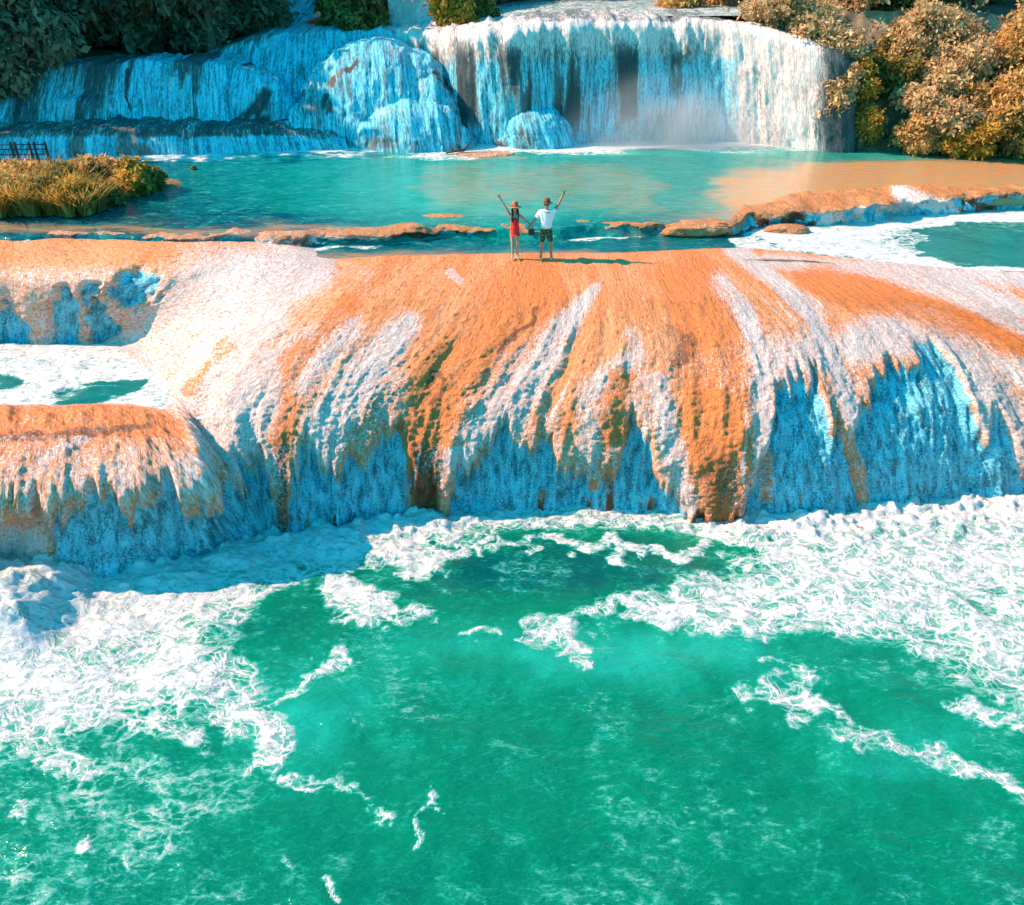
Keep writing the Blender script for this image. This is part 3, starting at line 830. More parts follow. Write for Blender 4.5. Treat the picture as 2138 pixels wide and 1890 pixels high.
cols = []
for x, yl, fx, fy, Yf in [(800, 66, 830, 314, 47.5), (880, 66, 900, 314, 44.6), (940, 64, 955, 314, 42.6), (990, 61, 1005, 314, 41.6), (1040, 57, 1060, 312, 41.3), (1090, 52, 1100, 308, 41.2), (1150, 46, 1150, 306, 41.5), (1230, 43, 1225, 304, 41.8), (1310, 42, 1305, 303, 42.1), (1390, 42, 1385, 302, 42.4), (1470, 44, 1470, 301, 42.4),
                          (1530, 50, 1540, 300, 42.0), (1590, 58, 1605, 300, 41.4), (1650, 74, 1665, 301, 40.7), (1710, 96, 1720, 302, 40.0), (1770, 120, 1780, 304, 39.8), (1810, 130, 1820, 302, 41.6)]:
    lip = at_y(x, yl, Yf + .45)
    foot = at_y(fx, fy, Yf); foot[2] = min(foot[2], -.15)
    foot = np.array([foot[0], Yf, -.2])
    c = [lip + np.array([0, 4.5, .05]), lip + np.array([0, 1.2, .03]), lip + np.array([0, .25, 0]), lip + np.array([0, -.12, -.25])]
    for t in (.25, .5, .75):
        c.append(lip * (1 - t) + foot * t + np.array([0, -.18 * (1 - t), 0]))
    c.append(foot)
    cols.append(c)


def att_right(px, py, U, V):
    lipw = np.exp(-np.clip((py - np.interp(px, [1000, 1100, 1500, 1700], [60, 50, 46, 90])) / 60, 0, 9) ** 2)
    w = .42 + .45 * lipw + .6 * sstep(1480, 1540, px) * (1 - sstep(1660, 1760, px)) + .8 * (fbm(U * 1.6, V * .1, 5, 3) - .5)  # right-hand stretch whitened to paint in its sunlight
    w = w - .5 * sstep(48, 40, py) * sstep(1050, 1100, px)
    bl = .62 * sstep(80, 140, py) * (1 - sstep(1500, 1600, px)) * (1 - .55 * lipw)  # painted shade blue fades out over the sunlit stretch
    dk = .78 * sstep(.48, .66, fbm(U * 1.5, V * .07, 9, 3)) * sstep(70, 130, py) * (1 - sstep(1400, 1480, px)) * (1 - sstep(230, 290, py))
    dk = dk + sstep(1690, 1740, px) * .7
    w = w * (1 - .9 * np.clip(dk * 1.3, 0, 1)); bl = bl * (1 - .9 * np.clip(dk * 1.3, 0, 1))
    return w, bl, dk


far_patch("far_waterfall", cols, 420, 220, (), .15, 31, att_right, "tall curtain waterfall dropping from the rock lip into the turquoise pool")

def fan_sheet(nu, nv):
    """rounded lobes of the fan cascade: ellipsoids standing in front of a leaning wall, melted together"""
    domes = [((790, 78, 43.6), (4.3, 2.9, 4.7), -.3), ((865, 214, 40.9), (2.9, 1.5, 2.4), -.4), ((1122, 222, 41.3), (1.9, 1.3, 2.2), -.4),
             ((505, 142, 43.3), (2.6, 1.8, 2.9), .2), ((545, 64, 47.2), (2.7, 2.0, 1.9), 2.4), ((655, 206, 42.0), (1.5, 1.3, 2.2), -.2),
             ((905, 158, 42.2), (1.5, 1.4, 2.7), .2), ((720, 150, 42.4), (1.4, 1.4, 3.0), .2), ((1000, 66, 45.3), (2.0, 1.6, 2.0), 2.2), ((590, 262, 41.3), (1.4, 1.0, 1.3), -.3)]
    xt = np.linspace(385, 1160, nu); xb = np.linspace(320, 1265, nu)
    yt = np.interp(xt, [385, 450, 520, 600, 720, 820, 920, 1010, 1070, 1120, 1170], [136, 104, 80, 72, 66, 64, 61, 58, 62, 120, 200])
    yb = np.interp(xb, [320, 600, 900, 1265], [305, 322, 324, 310])
    v = np.linspace(0, 1, nv)[None, :]
    PX = xt[:, None] * (1 - v ** .8) + xb[:, None] * v ** .8
    PY = yt[:, None] * (1 - v) + yb[:, None] * v
    wob = (fbm(PX / 45, PY / 30, 301, 4) - .5) * 26, (fbm(PX / 45, PY / 30, 302, 4) - .5) * 18
    dx, dy, dz = ray(PX, PY)
    wx_, wy_, wz_ = ray(PX + wob[0], PY + wob[1])
    # wall y = 46.8 - 1.0 * (4.2 - z)
    ts = [(46.8 - 4.2 + CAM_Z) / (dy - dz)]
    for (tx, ty, Yc), (ra, rb, rc), zc in domes:
        ap = at_y(tx, ty, Yc)
        c = np.array([ap[0], Yc + .35, 0.0]); c[2] = ap[2] - rc
        o = (np.array([0, 0, CAM_Z]) - c) / np.array([ra, rb, rc])
        d = np.stack([wx_ / ra, wy_ / rb, wz_ / rc], -1)
        A, B, C = (d * d).sum(-1), (d * o).sum(-1), (o * o).sum() - 1
        disc = B * B - A * C
        t = np.where(disc > 0, (-B - np.sqrt(np.maximum(disc, 0))) / A, 200.0)
        ts.append(t)
    ts = np.stack(ts)
    k_ = .22
    m_ = ts.min(0)
    t = m_ - k_ * np.log(np.exp(-(ts - m_) / k_).sum(0))
    g = np.exp(-.5 * (np.arange(-6, 7) / 2.2) ** 2); g /= g.sum()
    for ax in (0, 1):
        pad = np.pad(t, [(6, 6) if q == ax else (0, 0) for q in (0, 1)], mode='edge')
        t = sum(w_ * np.take(pad, np.arange(i_, i_ + t.shape[ax]), axis=ax) for i_, w_ in enumerate(g))
    P = np.stack([dx * t, dy * t, CAM_Z + dz * t], -1)
    back = [P[:, :1] + np.array([0, q, .03 * q]) for q in (3.5, 2.2, 1.2, .5)]
    P = np.concatenate(back + [P], 1)
    U = np.repeat(np.cumsum(np.r_[0, np.hypot(np.diff(xt), 0) / 45])[:, None], P.shape[1], 1) * 1.15
    V = np.cumsum(np.concatenate([np.zeros((nu, 1)), np.minimum(np.linalg.norm(np.diff(P, axis=1), axis=2), .12)], 1), 1)
    return P, U, V


def att_left(px, py, U, V):
    w = .30 + .9 * (fbm(U * .8, V * .4, 3, 4) - .5) + stroke(px, py, [([(430, 190, 14), (500, 160, 20), (600, 185, 10)], .9), ([(770, 235, 10), (830, 225, 12)], .8), ([(930, 215, 12), (980, 215, 14)], .8), ([(870, 170, 20), (910, 190, 20)], .8),  # strokes whiten lobe caps and lip as if sunlit
        ([(1070, 222, 5), (1160, 240, 6)], .9), ([(560, 100, 6), (700, 85, 8), (860, 62, 8), (1000, 55, 8)], .9), ([(850, 80, 40), (930, 110, 40)], .8), ([(700, 70, 15), (800, 62, 10)], .6)])
    bl = .70 + .6 * (fbm(U * .9, V * .3, 13, 4) - .5)  # shade blue painted across the lobes
    dk = stroke(px, py, [([(700, 180, 7), (740, 130, 5), (770, 110, 3)], .9), ([(715, 260, 8), (735, 200, 7)], .9), ([(910, 150, 5), (965, 195, 5)], .9), ([(1000, 230, 6), (1020, 290, 10), (1040, 305, 12)], .9), ([(560, 205, 14), (520, 255, 16), (600, 260, 12)], .95),
        ([(690, 205, 6), (685, 230, 10)], .95), ([(845, 225, 5), (845, 290, 5)], .6), ([(420, 110, 14), (500, 110, 12)], .6), ([(440, 120, 10), (470, 90, 14), (560, 75, 10)], .7), ([(1065, 65, 8), (1080, 78, 6)], .9), ([(760, 300, 14), (940, 305, 8)], .4)])
    dk = dk + .35 * sstep(.58, .7, fbm(U * 1.4, V * .12, 29, 3))
    dk = dk * sstep(.25, .6, fbm(U * 1.5, V * .8, 37, 4)) * .8
    k = 1 - .95 * np.clip(dk * 1.2, 0, 1)
    return w * k, bl * k, dk


far_patch("fan_cascade", fan_sheet(620, 330), 620, 334, (), .10, 55, att_left, "wide fan of blue cascades tumbling over rounded lobes", .09)

cols = []
for x, yl, fx, fy, Yl, Yf in [(20, 150, -30, 262, 42.6, 41.2), (90, 142, 60, 262, 42.8, 41.3), (190, 134, 170, 262, 42.9, 41.5), (290, 130, 285, 263, 43.0, 41.6), (390, 132, 390, 264, 43.0, 41.5), (470, 140, 480, 266, 43.0, 41.6), (530, 146, 545, 270, 44.8, 43.6), (590, 146, 600, 270, 47.0, 46.0)]:
    T = at_y(x, yl, Yl)
    Fp = at_y(fx, fy, Yf)
    c = [T + np.array([0, 3.0, .05]), T + np.array([0, .3, 0]), T]
    for t in (.3, .6, .85):
        c.append(T * (1 - t) + Fp * t + np.array([0, .35 * (t - t * t) * -1, 0]))
    c += [Fp, Fp + np.array([0, -.3, -.4])]
    cols.append(c)


def att_side(px, py, U, V):
    w = .45 + .5 * (fbm(U * 1.2, V * .2, 43, 3) - .5) + stroke(px, py, [([(285, 165, 12), (335, 170, 14)], .6), ([(360, 170, 8), (375, 220, 14), (380, 255, 14)], .9)])  # first stroke whitens a cap as if sunlit
    bl = .7 + .7 * (fbm(U * 1.3, V * .15, 53, 3) - .5)
    dk = .6 * sstep(.56, .68, fbm(U * 1.2, V * .1, 63, 3)) + stroke(px, py, [([(268, 150, 4), (268, 230, 4)], .7), ([(60, 180, 40), (60, 260, 30)], .6)])
    k = 1 - .9 * np.clip(dk * 1.2, 0, 1)
    return w * k, bl * k, dk


far_patch("side_cascade", cols, 260, 120, [(160, 235, 50, 30, .5)], .2, 71, att_side, "shaded blue side cascade under the dark forest")

cols = []
for x, yl, fx, fy in [(-160, 288, -160, 348), (0, 284, 0, 345), (120, 274, 120, 340), (250, 270, 250, 336), (380, 269, 380, 332), (480, 270, 490, 329), (560, 272, 575, 326), (650, 275, 670, 323), (720, 285, 730, 321)]:
    foot = at_z(fx, fy, -.2)
    lip = at_y(x, yl, foot[1] + .5)
    cols.append([lip + np.array([0, 2.6, .12]), lip + np.array([0, .5, .05]), lip, lip * .5 + foot * .5 + np.array([0, -.12, .1]), foot])


def att_ledge(px, py, U, V):
    face = sstep(275, 295, py)
    w = .3 + .5 * (fbm(U * 1.3, V * .3, 83, 3) - .5)
    bl = (.4 + .6 * face) * sstep(.38, .52, fbm(U * 1.1, V * .2, 93, 3) + .1)
    dk = .8 * (1 - face) + .5 * sstep(.55, .66, fbm(U * 1.2, V * .1, 95, 3))
    return w, bl * face, dk


far_patch("low_ledge", cols, 330, 90, (), .12, 81, att_ledge, "long low ledge with a blue curtain of water at the pool's far left")

for nm, lst, lab, whiteness, blueness in [  # last two values: white film and painted shade blue
    ("upstream_cascade", [(560, 52, 60.), (600, 30, 58.), (650, 8, 57.), (690, -10, 57.)], "thin blue upstream cascade among dark trees", .5, .8),
    ("upstream_fall", [(812, 42, 50.), (850, 42, 50.), (890, 42, 50.), (920, 42, 50.)], "pale pink upstream fall beside the golden bush", 1.0, .0),
    ("hazy_fall", [(1330, 42, 56.), (1355, 42, 56.), (1380, 42, 56.)], "faint hazy fall in the far shade", .6, .6)]:
    cols = []
    for k, (x, yb, Yb) in enumerate(lst):
        a = at_y(x, yb, Yb)
        if nm == "upstream_cascade":
            a = at_y(560 + 25 * k, 52, 50.)
            e = at_y(600 + 40 * k, -25, 56.)
            cols.append([e + np.array([0, 2, .1]), e, e * .55 + a * .45 + np.array([0, 0, .15]), a, a + np.array([0, -.4, -.6])])
        else:
            e = a + np.array([0, .7, 2.6])
            cols.append([e + np.array([0, 2, .1]), e, e * .5 + a * .5 + np.array([0, -.15, .25]), a, a + np.array([0, -.3, -1.0])])
    far_patch(nm, cols, 60, 80, (), .15, 7, lambda px, py, U, V, w=whiteness, l=blueness: (w + .3 * (fbm(U * 1.5, V * .4, 3, 3) - .5), l + .4 * (fbm(U * 1.5, V * .4, 6, 3) - .5), .0 * U), lab)

# ------------------------------------------------------------------ land
gx = axis(-45, 45, 1.0, -700, 700, 1.3)
gy = axis(20, 90, 1.0, -400, 900, 1.3)
X, Y = np.meshgrid(gx, gy, indexing='ij')
edge = 46.0 - 2.0 * sstep(-4, 2, X)
plateau = np.interp(X, [-60, -14, -9, -2, 4, 30, 60], [4.5, 3.0, 3.2, 4.0, 4.9, 4.8, 5.5])
Z = -8.5 + (plateau + 8.5) * sstep(edge - .2, edge + 1.2, Y)
side = np.maximum(sstep(-20.5, -25, X) * sstep(33, 36, Y), sstep(27, 31, np.abs(X)))
Z = np.maximum(Z, -8.5 + (9.2 + 3 * sstep(30, 60, np.abs(X))) * side)
hill = sstep(64, 170, Y) * 46 + sstep(45, 160, np.abs(X)) * 24
Z = Z + hill * sstep(-40, 60, Y) + fbm(X * .08, Y * .08, 3, 4) * 1.6 * sstep(60, 90, Y)
o = grid_obj("ground", np.stack([X, Y, Z], -1), M_ground, {"tint": 0 * X})
tag(o, "wooded ground around the river and the hills behind it", "ground", kind="structure")
# river above the falls
X, Y = np.meshgrid(np.linspace(-12, 12, 120), np.linspace(44.5, 64, 80), indexing='ij')
Y = Y + (66 - Y) / 21.5 * np.interp(X, [-12, -2, 0, 12], [4.6, 4.6, 0, 0])
Z = np.interp(X, [-12, -6, -1, 3, 12], [4.0, 4.2, 4.6, 5.0, 5.05]) + .02
vx, vy = to_px(np.stack([X, Y, Z], -1))
o = grid_obj("upstream_water", np.stack([X, Y, Z], -1), M_chan, {"foam": .35 + .3 * fbm(X, Y, 3), "tone": np.full_like(X, .35), "bed_refl": .6 * sstep(47, 45, Y)})
tag(o, "shallow river running up to the lip of the falls", "water", kind="structure")
# cliff beside the falls, under the right-hand bushes
X = np.linspace(13.6, 40, 160)[:, None] + np.zeros((1, 60))
T = np.linspace(0, 1, 60)[None, :] + 0 * X
Yc = 41.0 + .25 * np.abs(X - 17) * (X < 17) - .05 * (X - 17) * (X > 17)
P = np.stack([X, Yc + 2.6 * T ** 1.3 + (fbm(X * .8, T * 4, 3, 4) - .5) * 1.4, -.6 + 5.9 * T + (fbm(X * .9, T * 4, 7, 3) - .5) * .4], -1)
o = grid_obj("cliff", P, M_cliff)
tag(o, "mossy brown cliff beside the falls behind hanging bushes", "cliff", kind="structure")
X = np.linspace(14.0, 40, 160)[:, None] + np.zeros((1, 30))
T = np.linspace(0, 1, 30)[None, :] + 0 * X
P = np.stack([X, 39.2 - .02 * (X - 14) + 3.0 * T + (fbm(X * .7, T, 3, 3) - .5) * .8, -.35 + .75 * sstep(0, .8, T) + (fbm(X * 1.5, T * 3, 13, 4) - .5) * .3], -1)
o = grid_obj("shore", P, M_bank)
tag(o, "orange earth shore under the right-hand bushes", "shore", kind="structure")
# islet on the left
X, Y = np.meshgrid(np.linspace(-26, -11.6, 110), np.linspace(29.2, 37.5, 70), indexing='ij')
ed = np.clip((np.interp(X, [-26, -15.5, -14.0, -13.0, -12.6], [4.2, 3.4, 2.0, .8, -.3]) - np.abs(Y - np.interp(X, [-26, -16, -12], [33.2, 33.2, 34.6])) + (fbm(X * .8, Y * .8, 5, 3) - .5)) / 1.4, -1, 1)
o = grid_obj("islet", np.stack([X, Y, -.1 + .35 * ed + .08 * fbm(X * 2, Y * 2, 6, 3)], -1), M_bank)
tag(o, "low soil islet under the reeds at the left of the pool", "islet", kind="structure")

# ------------------------------------------------------------------ vegetation
def leaves(n, blobs, size, rng, droop=.25, clump=None, shell=.55, elong=1.9):
    """n leaf quads gathered in clumps through the volume of the blobs [(centre, radii), ...]"""
    vol = np.array([r[0] * r[1] * r[2] for c, r in blobs]) ** .8
    nc = clump or max(8, n // 26)
    bi = rng.choice(len(blobs), nc, p=vol / vol.sum())
    d = rng.normal(size=(nc, 3)); d /= np.linalg.norm(d, axis=1, keepdims=True)
    rad = (shell + (1 - shell) * rng.random(nc)) * (1 + .22 * rng.normal(size=nc))
    C = np.array([blobs[i][0] for i in bi]); R = np.array([blobs[i][1] for i in bi])
    cc = C + d * R * rad[:, None]
    ctint = np.clip(rng.normal(.5, .27, nc), 0, 1)
    cs = (R.mean(1) * .20 + size) * rng.uniform(.7, 1.5, nc)
    k = rng.integers(0, nc, n)
    p = cc[k] + rng.normal(size=(n, 3)) * cs[k][:, None] * np.array([.55, .55, .42])
    out = d[k] * .7 + rng.normal(size=(n, 3)) * .75
    out[:, 2] -= droop
    out /= np.linalg.norm(out, axis=1, keepdims=True)
    nrm = d[k] * .6 + rng.normal(size=(n, 3)) * .6 + np.array([0, 0, .7])
    sd = np.cross(out, nrm); sd /= np.linalg.norm(sd, axis=1, keepdims=True) + 1e-6
    up = np.cross(sd, out)
    s = size * rng.uniform(.4, 1.65, n)[:, None]
    tip, mid = p + out * s * elong * .5, p + up * s * .12
    V_ = np.stack([p - out * s * elong * .5, mid + sd * s * .5, tip - up * s * .1, mid - sd * s * .5], 1).reshape(-1, 3)
    tt = np.clip(ctint[k] + rng.normal(0, .16, n), 0, 1)
    return V_, np.repeat(tt, 4)


def leaf_obj(name, n, blobs, size, mat, seed, parent=None, **kw):
    rng = np.random.default_rng(seed)
    V_, t = leaves(n, blobs, size, rng, **kw)
    return mesh_obj(name, V_, np.arange(len(V_)).reshape(-1, 4), mat, {"tint": t}, None, parent, smooth=False)


def trunk_obj(h, r, blobs, seed, parent, lean=(0, 0)):
    rng = random.Random(seed)
    mb = MB()
    top = np.array([lean[0], lean[1], h])
    pts = [np.array([0, 0, -.4]), top * .3 + np.array([rng.uniform(-.1, .1), 0, 0]), top * .65 + np.array([rng.uniform(-.15, .15), rng.uniform(-.1, .1), 0]), top]
    mb.tube(pts, [r * 1.35, r, r * .75, r * .4], 8)
    for c, rr in blobs[:6]:
        s = pts[1 + rng.randrange(2)]
        e = np.array(c, float)
        mb.tube([s, s * .45 + e * .55 + np.array([0, 0, .15]), e], [r * .5, r * .32, r * .12], 6)
    return mb.build("trunk", M_bark, parent)


L_tan = leaf_material("sunlit_tan_leaves", (0.36, 0.22, 0.09), (0.95, 0.64, 0.34))
L_gold = leaf_material("golden_leaves", (0.26, 0.15, 0.02), (0.80, 0.46, 0.08))
L_olive = leaf_material("olive_leaves", (0.08, 0.09, 0.02), (0.46, 0.32, 0.09))
L_dark = leaf_material("shaded_forest_leaves", (0.10, 0.11, 0.07), (0.50, 0.34, 0.20))
L_rust = leaf_material("rusty_leaves", (0.34, 0.18, 0.05), (0.95, 0.58, 0.22))
L_reed = leaf_material("reed_blades", (0.20, 0.12, 0.02), (0.75, 0.46, 0.12))


def rand_blobs(seed, R, H, n):
    rng = random.Random(seed)
    b = []
    for _ in range(n):
        a, q = rng.uniform(0, 6.283), rng.uniform(.1, .72)
        s = rng.uniform(.30, .52)
        b.append(((R * q * math.cos(a), R * q * math.sin(a), H * rng.uniform(-.72, .78) ), (R * s * rng.uniform(.9, 1.3), R * s * rng.uniform(.9, 1.3), H * s * rng.uniform(.7, 1.1))))
    return b


def tree(name, loc, th, R, H, nleaf, size, mat, seed, label, cat="tree", group=None, nb=9, trunk_r=.16, **kw):
    root = empty(name, loc)
    b = [((c[0], c[1], c[2] + th), r) for c, r in rand_blobs(seed, R, H, nb)]
    trunk_obj(th, trunk_r, b, seed, root)
    leaf_obj("crown", nleaf, b, size, mat, seed, root, **kw)
    return tag(root, label, cat, group)


# right-hand bushes and trees
RT = [
    ("overhanging_bush", (1650, 66, 43.2), .5, 1.9, 1.3, 20655, 0.089, L_tan, "greyish tan bush crowning the right end of the waterfall lip"),
    ("overhanging_bush", (1740, 130, 42.0), .2, 1.5, 1.1, 14917, 0.083, L_tan, "ragged pinkish bush drooping over the right end of the curtain waterfall"),
    ("vine_bush", (1795, 298, 40.2), 1.5, .75, 1.55, 13770, 0.077, L_gold, "narrow yellow vine-draped bush standing at the shore beside the falls"),
    ("leafy_tree", (1760, 50, 45.5), 1.0, 2.1, 1.7, 20655, 0.100, L_tan, "pale tan tree behind the lip bush, against the top edge"),
    ("leafy_tree", (1990, 120, 41.6), .6, 2.5, 2.1, 34425, 0.100, L_tan, "large orange-tan tree high on the cliff, its crown cut by the top edge"),
    ("leafy_tree", (2150, 110, 41.2), .6, 2.3, 2.2, 29835, 0.100, L_rust, "rusty orange tree at the top right corner"),
    ("spreading_bush", (1950, 225, 40.4), .35, 1.7, 1.35, 25245, 0.094, L_tan, "broad pinkish tan bush below the large cliff tree"),
    ("spreading_bush", (2100, 230, 39.8), .3, 1.8, 1.4, 25245, 0.094, L_rust, "dense rusty bush right of the broad pinkish bush"),
    ("shore_bush", (1915, 296, 39.4), .5, 1.0, .85, 14917, 0.083, L_rust, "low orange shrub dipping to the shore beneath the pinkish bush"),
    ("shore_bush", (2020, 306, 39.0), .5, 1.15, .9, 16065, 0.083, L_gold, "yellow-orange shrub at the waterline with a drooping front"),
    ("shore_bush", (2125, 312, 38.7), .5, 1.1, .9, 16065, 0.083, L_olive, "dark olive shrub at the waterline against the right edge"),
    ("leafy_tree", (1880, 60, 44.5), 1.0, 2.0, 1.8, 18360, 0.100, L_olive, "darker green tree between the pale tree and the large cliff tree"),
    ("hanging_bush", (1748, 215, 40.3), .2, .8, 1.3, 9450, 0.082, L_tan, "narrow tan bush hanging down the cliff between the curtain and the yellow vines"),
    ("hanging_bush", (1862, 175, 42.4), .2, 1.5, 1.7, 8775, 0.107, L_olive, "dark olive bush in the shaded cleft left of the large cliff tree"),
    ("leafy_tree", (2330, 200, 39.5), 1.0, 2.6, 2.4, 20655, 0.112, L_rust, "rusty tree just beyond the right edge of the photograph"),
]
for k, (nm, (qx, qy, Yw), th, R, H, nl, sz, mt, lab) in enumerate(RT):
    p = at_y(qx, qy, Yw)
    tree(nm, p, th, R, H, nl, sz, mt, 100 + k * 7, lab, "bush" if "bush" in nm else "tree", "trees and bushes on the right bank", droop=.45)

# trees behind the lip
BT = [
    ("riverside_tree", (752, 56, 48.5), .8, 1.9, 1.5, 13600, 0.122, L_olive, "olive green tree between the upstream cascade and the pale fall"),
    ("golden_bush", (940, 40, 46.0), .7, 1.25, 1.15, 10200, 0.101, L_gold, "bright golden bush right of the pale upstream fall"),
    ("golden_bush", (1010, 44, 47.0), .4, 1.0, .8, 7650, 0.101, L_olive, "smaller yellow-green bush touching the golden bush's right side"),
    ("riverside_bush", (1420, 30, 50.0), .4, 1.3, .9, 7650, 0.108, L_rust, "orange bush on the river bend above the tall curtain"),
    ("riverside_bush", (1520, 10, 51.0), .5, 1.6, 1.1, 8500, 0.108, L_tan, "tan bush above the sunlit end of the curtain"),
    ("riverside_tree", (528, 70, 50.5), .6, 1.7, 1.5, 5500, .15, L_dark, "dark tree at the left side of the thin upstream cascade"),
    ("riverside_tree", (700, 60, 50.0), .6, 1.0, .9, 7650, 0.108, L_olive, "small dark green tree leaning toward the upstream cascade"),
]
for k, (nm, (qx, qy, Yw), th, R, H, nl, sz, mt, lab) in enumerate(BT):
    p = at_y(qx, qy, Yw)
    tree(nm, p, th, R, H, nl, sz, mt, 300 + k * 7, lab, "bush" if "bush" in nm else "tree", "trees above the falls", droop=.3)

# dark forest: a few crown shapes, each tree its own object
protos = []
for k in range(4):
    protos.append(tree("forest_tree", (0, 0, 0), 3.4, 2.7, 3.0, 9500, .20, L_dark, 500 + k, "", "tree", None, 12, .22, droop=.35))
rng = random.Random(7)
spots = []
for (x0, x1, y0, y1, n, z, lab, grp) in [
    (-25, -20.5, 42.5, 45, 4, 1.5, "dark forest tree at the shaded left edge behind the side cascade", "dark trees behind the side cascade"),
    (-24, -14.5, 46.5, 52, 13, 3.1, "dark forest tree above the shaded side cascade", "dark trees behind the side cascade"),
    (-8.3, -4.5, 53, 60, 6, 3.6, "dark forest tree in the gap behind the fan cascade", "dark trees behind the fan cascade"),
    (-1, 13, 57, 66, 14, 5.0, "distant dark tree in the hazy forest behind the waterfall lip", "distant trees behind the lip"),
    (14, 30, 46, 58, 12, 5.0, "forest tree on the plateau behind the right-hand bushes", "plateau trees on the right"),
    (-42, -27, 43.5, 62, 20, .8, "unseen tall tree added on the left bank to shade the cascades", "unseen left bank shade trees"),  # unseen trees, added and enlarged to shade the cascades
]:
    for _ in range(n):
        for _try in range(40):
            x, y = rng.uniform(x0, x1), rng.uniform(y0, y1)
            if all((x - a) ** 2 + (y - b_) ** 2 > 2.0 for a, b_, *_ in spots): break
        spots.append((x, y, z, lab, grp))
for i, (x, y, z, lab, grp) in enumerate(spots):
    o = protos[i] if i < 4 else copy_tree(protos[i % 4])
    s = rng.uniform(.75, 1.2)
    if "left bank" in grp: s = rng.uniform(1.9, 2.8)
    o.location = (x, y, z - .2)
    o.rotation_euler = (0, 0, rng.uniform(0, 6.28))
    o.scale = (s, s, s * rng.uniform(.9, 1.2))
    tag(o, lab, "tree", grp)
# far wooded hills read as one mass
rg = np.random.default_rng(3)
n = 26000
hx, hy = rg.uniform(-160, 160, n), rg.uniform(66, 190, n)
hz = np.interp(hx, [-60, 4, 60], [4.5, 5, 5.5]) + 46 * sstep(64, 170, hy) + 24 * sstep(45, 160, np.abs(hx)) + rg.uniform(0, 4, n)
d1 = rg.normal(size=(n, 3)); d2 = rg.normal(size=(n, 3)); c = np.stack([hx, hy, hz], -1)
V_ = np.stack([c - d1, c + d2 * .8, c + d1, c - d2 * .8], 1).reshape(-1, 3)
o = mesh_obj("far_forest", V_, np.arange(4 * n).reshape(-1, 4), L_dark, {"tint": np.repeat(rg.random(n), 4)}, smooth=False)
tag(o, "far forest covering the hills behind the falls", "forest", kind="stuff")


# islet plants
def reed_clump(loc, R, H, n, mat, seed, label):
    root = empty("reed_clump", loc)
    rg = np.random.default_rng(seed)
    a, q = rg.uniform(0, 6.283, n), R * np.sqrt(rg.random(n))
    b0 = np.stack([q * np.cos(a), q * np.sin(a), np.zeros(n)], -1)
    h = H * rg.uniform(.5, 1.15, n)
    bend = rg.normal(size=(n, 2)) * .22 + np.stack([np.cos(a), np.sin(a)], -1) * .18
    V_ = []
    for t, w in ((0, .035), (.55, .03), (1, .004)):
        c = b0 + np.stack([bend[:, 0] * h * t * t * 1.6, bend[:, 1] * h * t * t * 1.6, h * (t - .12 * t * t)], -1)
        sd = np.stack([np.sin(a * 3), np.cos(a * 3), 0 * a], -1) * w
        V_ += [c - sd, c + sd]
    V_ = np.stack(V_, 1)
    idx = np.arange(n)[:, None] * 6
    Fq = np.concatenate([idx + np.array([0, 1, 3, 2]), idx + np.array([2, 3, 5, 4])])
    mesh_obj("blades", V_.reshape(-1, 3), Fq, mat, {"tint": np.repeat(np.clip(rg.normal(.5, .25, n), 0, 1), 6)}, None, root, smooth=False)
    b = [((rg.uniform(-.4, .4) * R, rg.uniform(-.4, .4) * R, H * rg.uniform(.3, .72)), (R * .55, R * .55, H * .3)) for _ in range(7)]
    leaf_obj("foliage", 5200, b, .085, (L_gold, L_rust, L_olive)[seed % 3], seed, root)
    return tag(root, label, "reeds", "plants on the left islet")


IS = [
    ((25, 440), .95, 1.25, L_reed, "tall golden reed clump cut by the left edge of the photograph"),
    ((95, 438), .9, 1.2, L_reed, "feathery golden reed clump in front of the fence"),
    ((165, 440), .85, 1.05, L_reed, "brownish reed clump at the middle of the islet front"),
    ((50, 405), 1.0, 1.2, L_reed, "yellow reed clump behind the front ones, below the fence"),
    ((130, 400), 1.0, 1.1, L_reed, "orange-tipped reed clump at the middle of the islet"),
    ((-60, 430), 1.1, 1.3, L_reed, "golden reed clump beyond the left edge of the photograph"),
]
for k, (q, R, H, mt, lab) in enumerate(IS):
    reed_clump(at_z(q[0], q[1], .05), R, H, 800, mt, 700 + k, lab)
for k, (q, R, H, th, mt, lab) in enumerate([
    ((215, 425), .7, .55, .35, L_olive, "dark olive shrub at the islet's front right"),
    ((275, 405), .85, .6, .45, L_gold, "rounded shrub with bright orange top at the islet's right tip"),
    ((225, 385), .8, .55, .5, L_rust, "rusty round shrub behind the dark olive shrub"),
    ((180, 378), .7, .5, .45, L_gold, "small golden shrub between the reeds and the round shrubs"),
    ((315, 395), .5, .38, .3, L_olive, "smallest dark shrub overhanging the water at the islet's tip")]):
    tree("shrub", at_z(q[0], q[1], .05), th, R, H, 4200, .095, mt, 800 + k, lab, "shrub", "plants on the left islet", 7, .05)

# fence
M_wood = plain("dark_wood", (0.03, 0.03, 0.035), .8, .4, 12)
fp = at_z(36, 350, .15)
fr = empty("fence", fp)
u = (at_z(108, 349, .15) - fp)[:2] / (108 - 36)
for q in (36, 45, 74, 84, 107, -20, -60):
    d = u * (q - 36)
    MB().box((d[0], d[1], .45), (.07, .07, 1.1)).build("post", M_wood, fr, False)
for hz_ in (.32, .52, .72, .90):
    a, e = u * (-110 - 36), u * (107 - 36)
    MB().tube([(a[0], a[1] - .05, hz_), (e[0], e[1] - .05, hz_)], .022, 6).build("rail", M_wood, fr)
tag(fr, "dark wooden rail fence behind the reeds at the left edge", "fence")

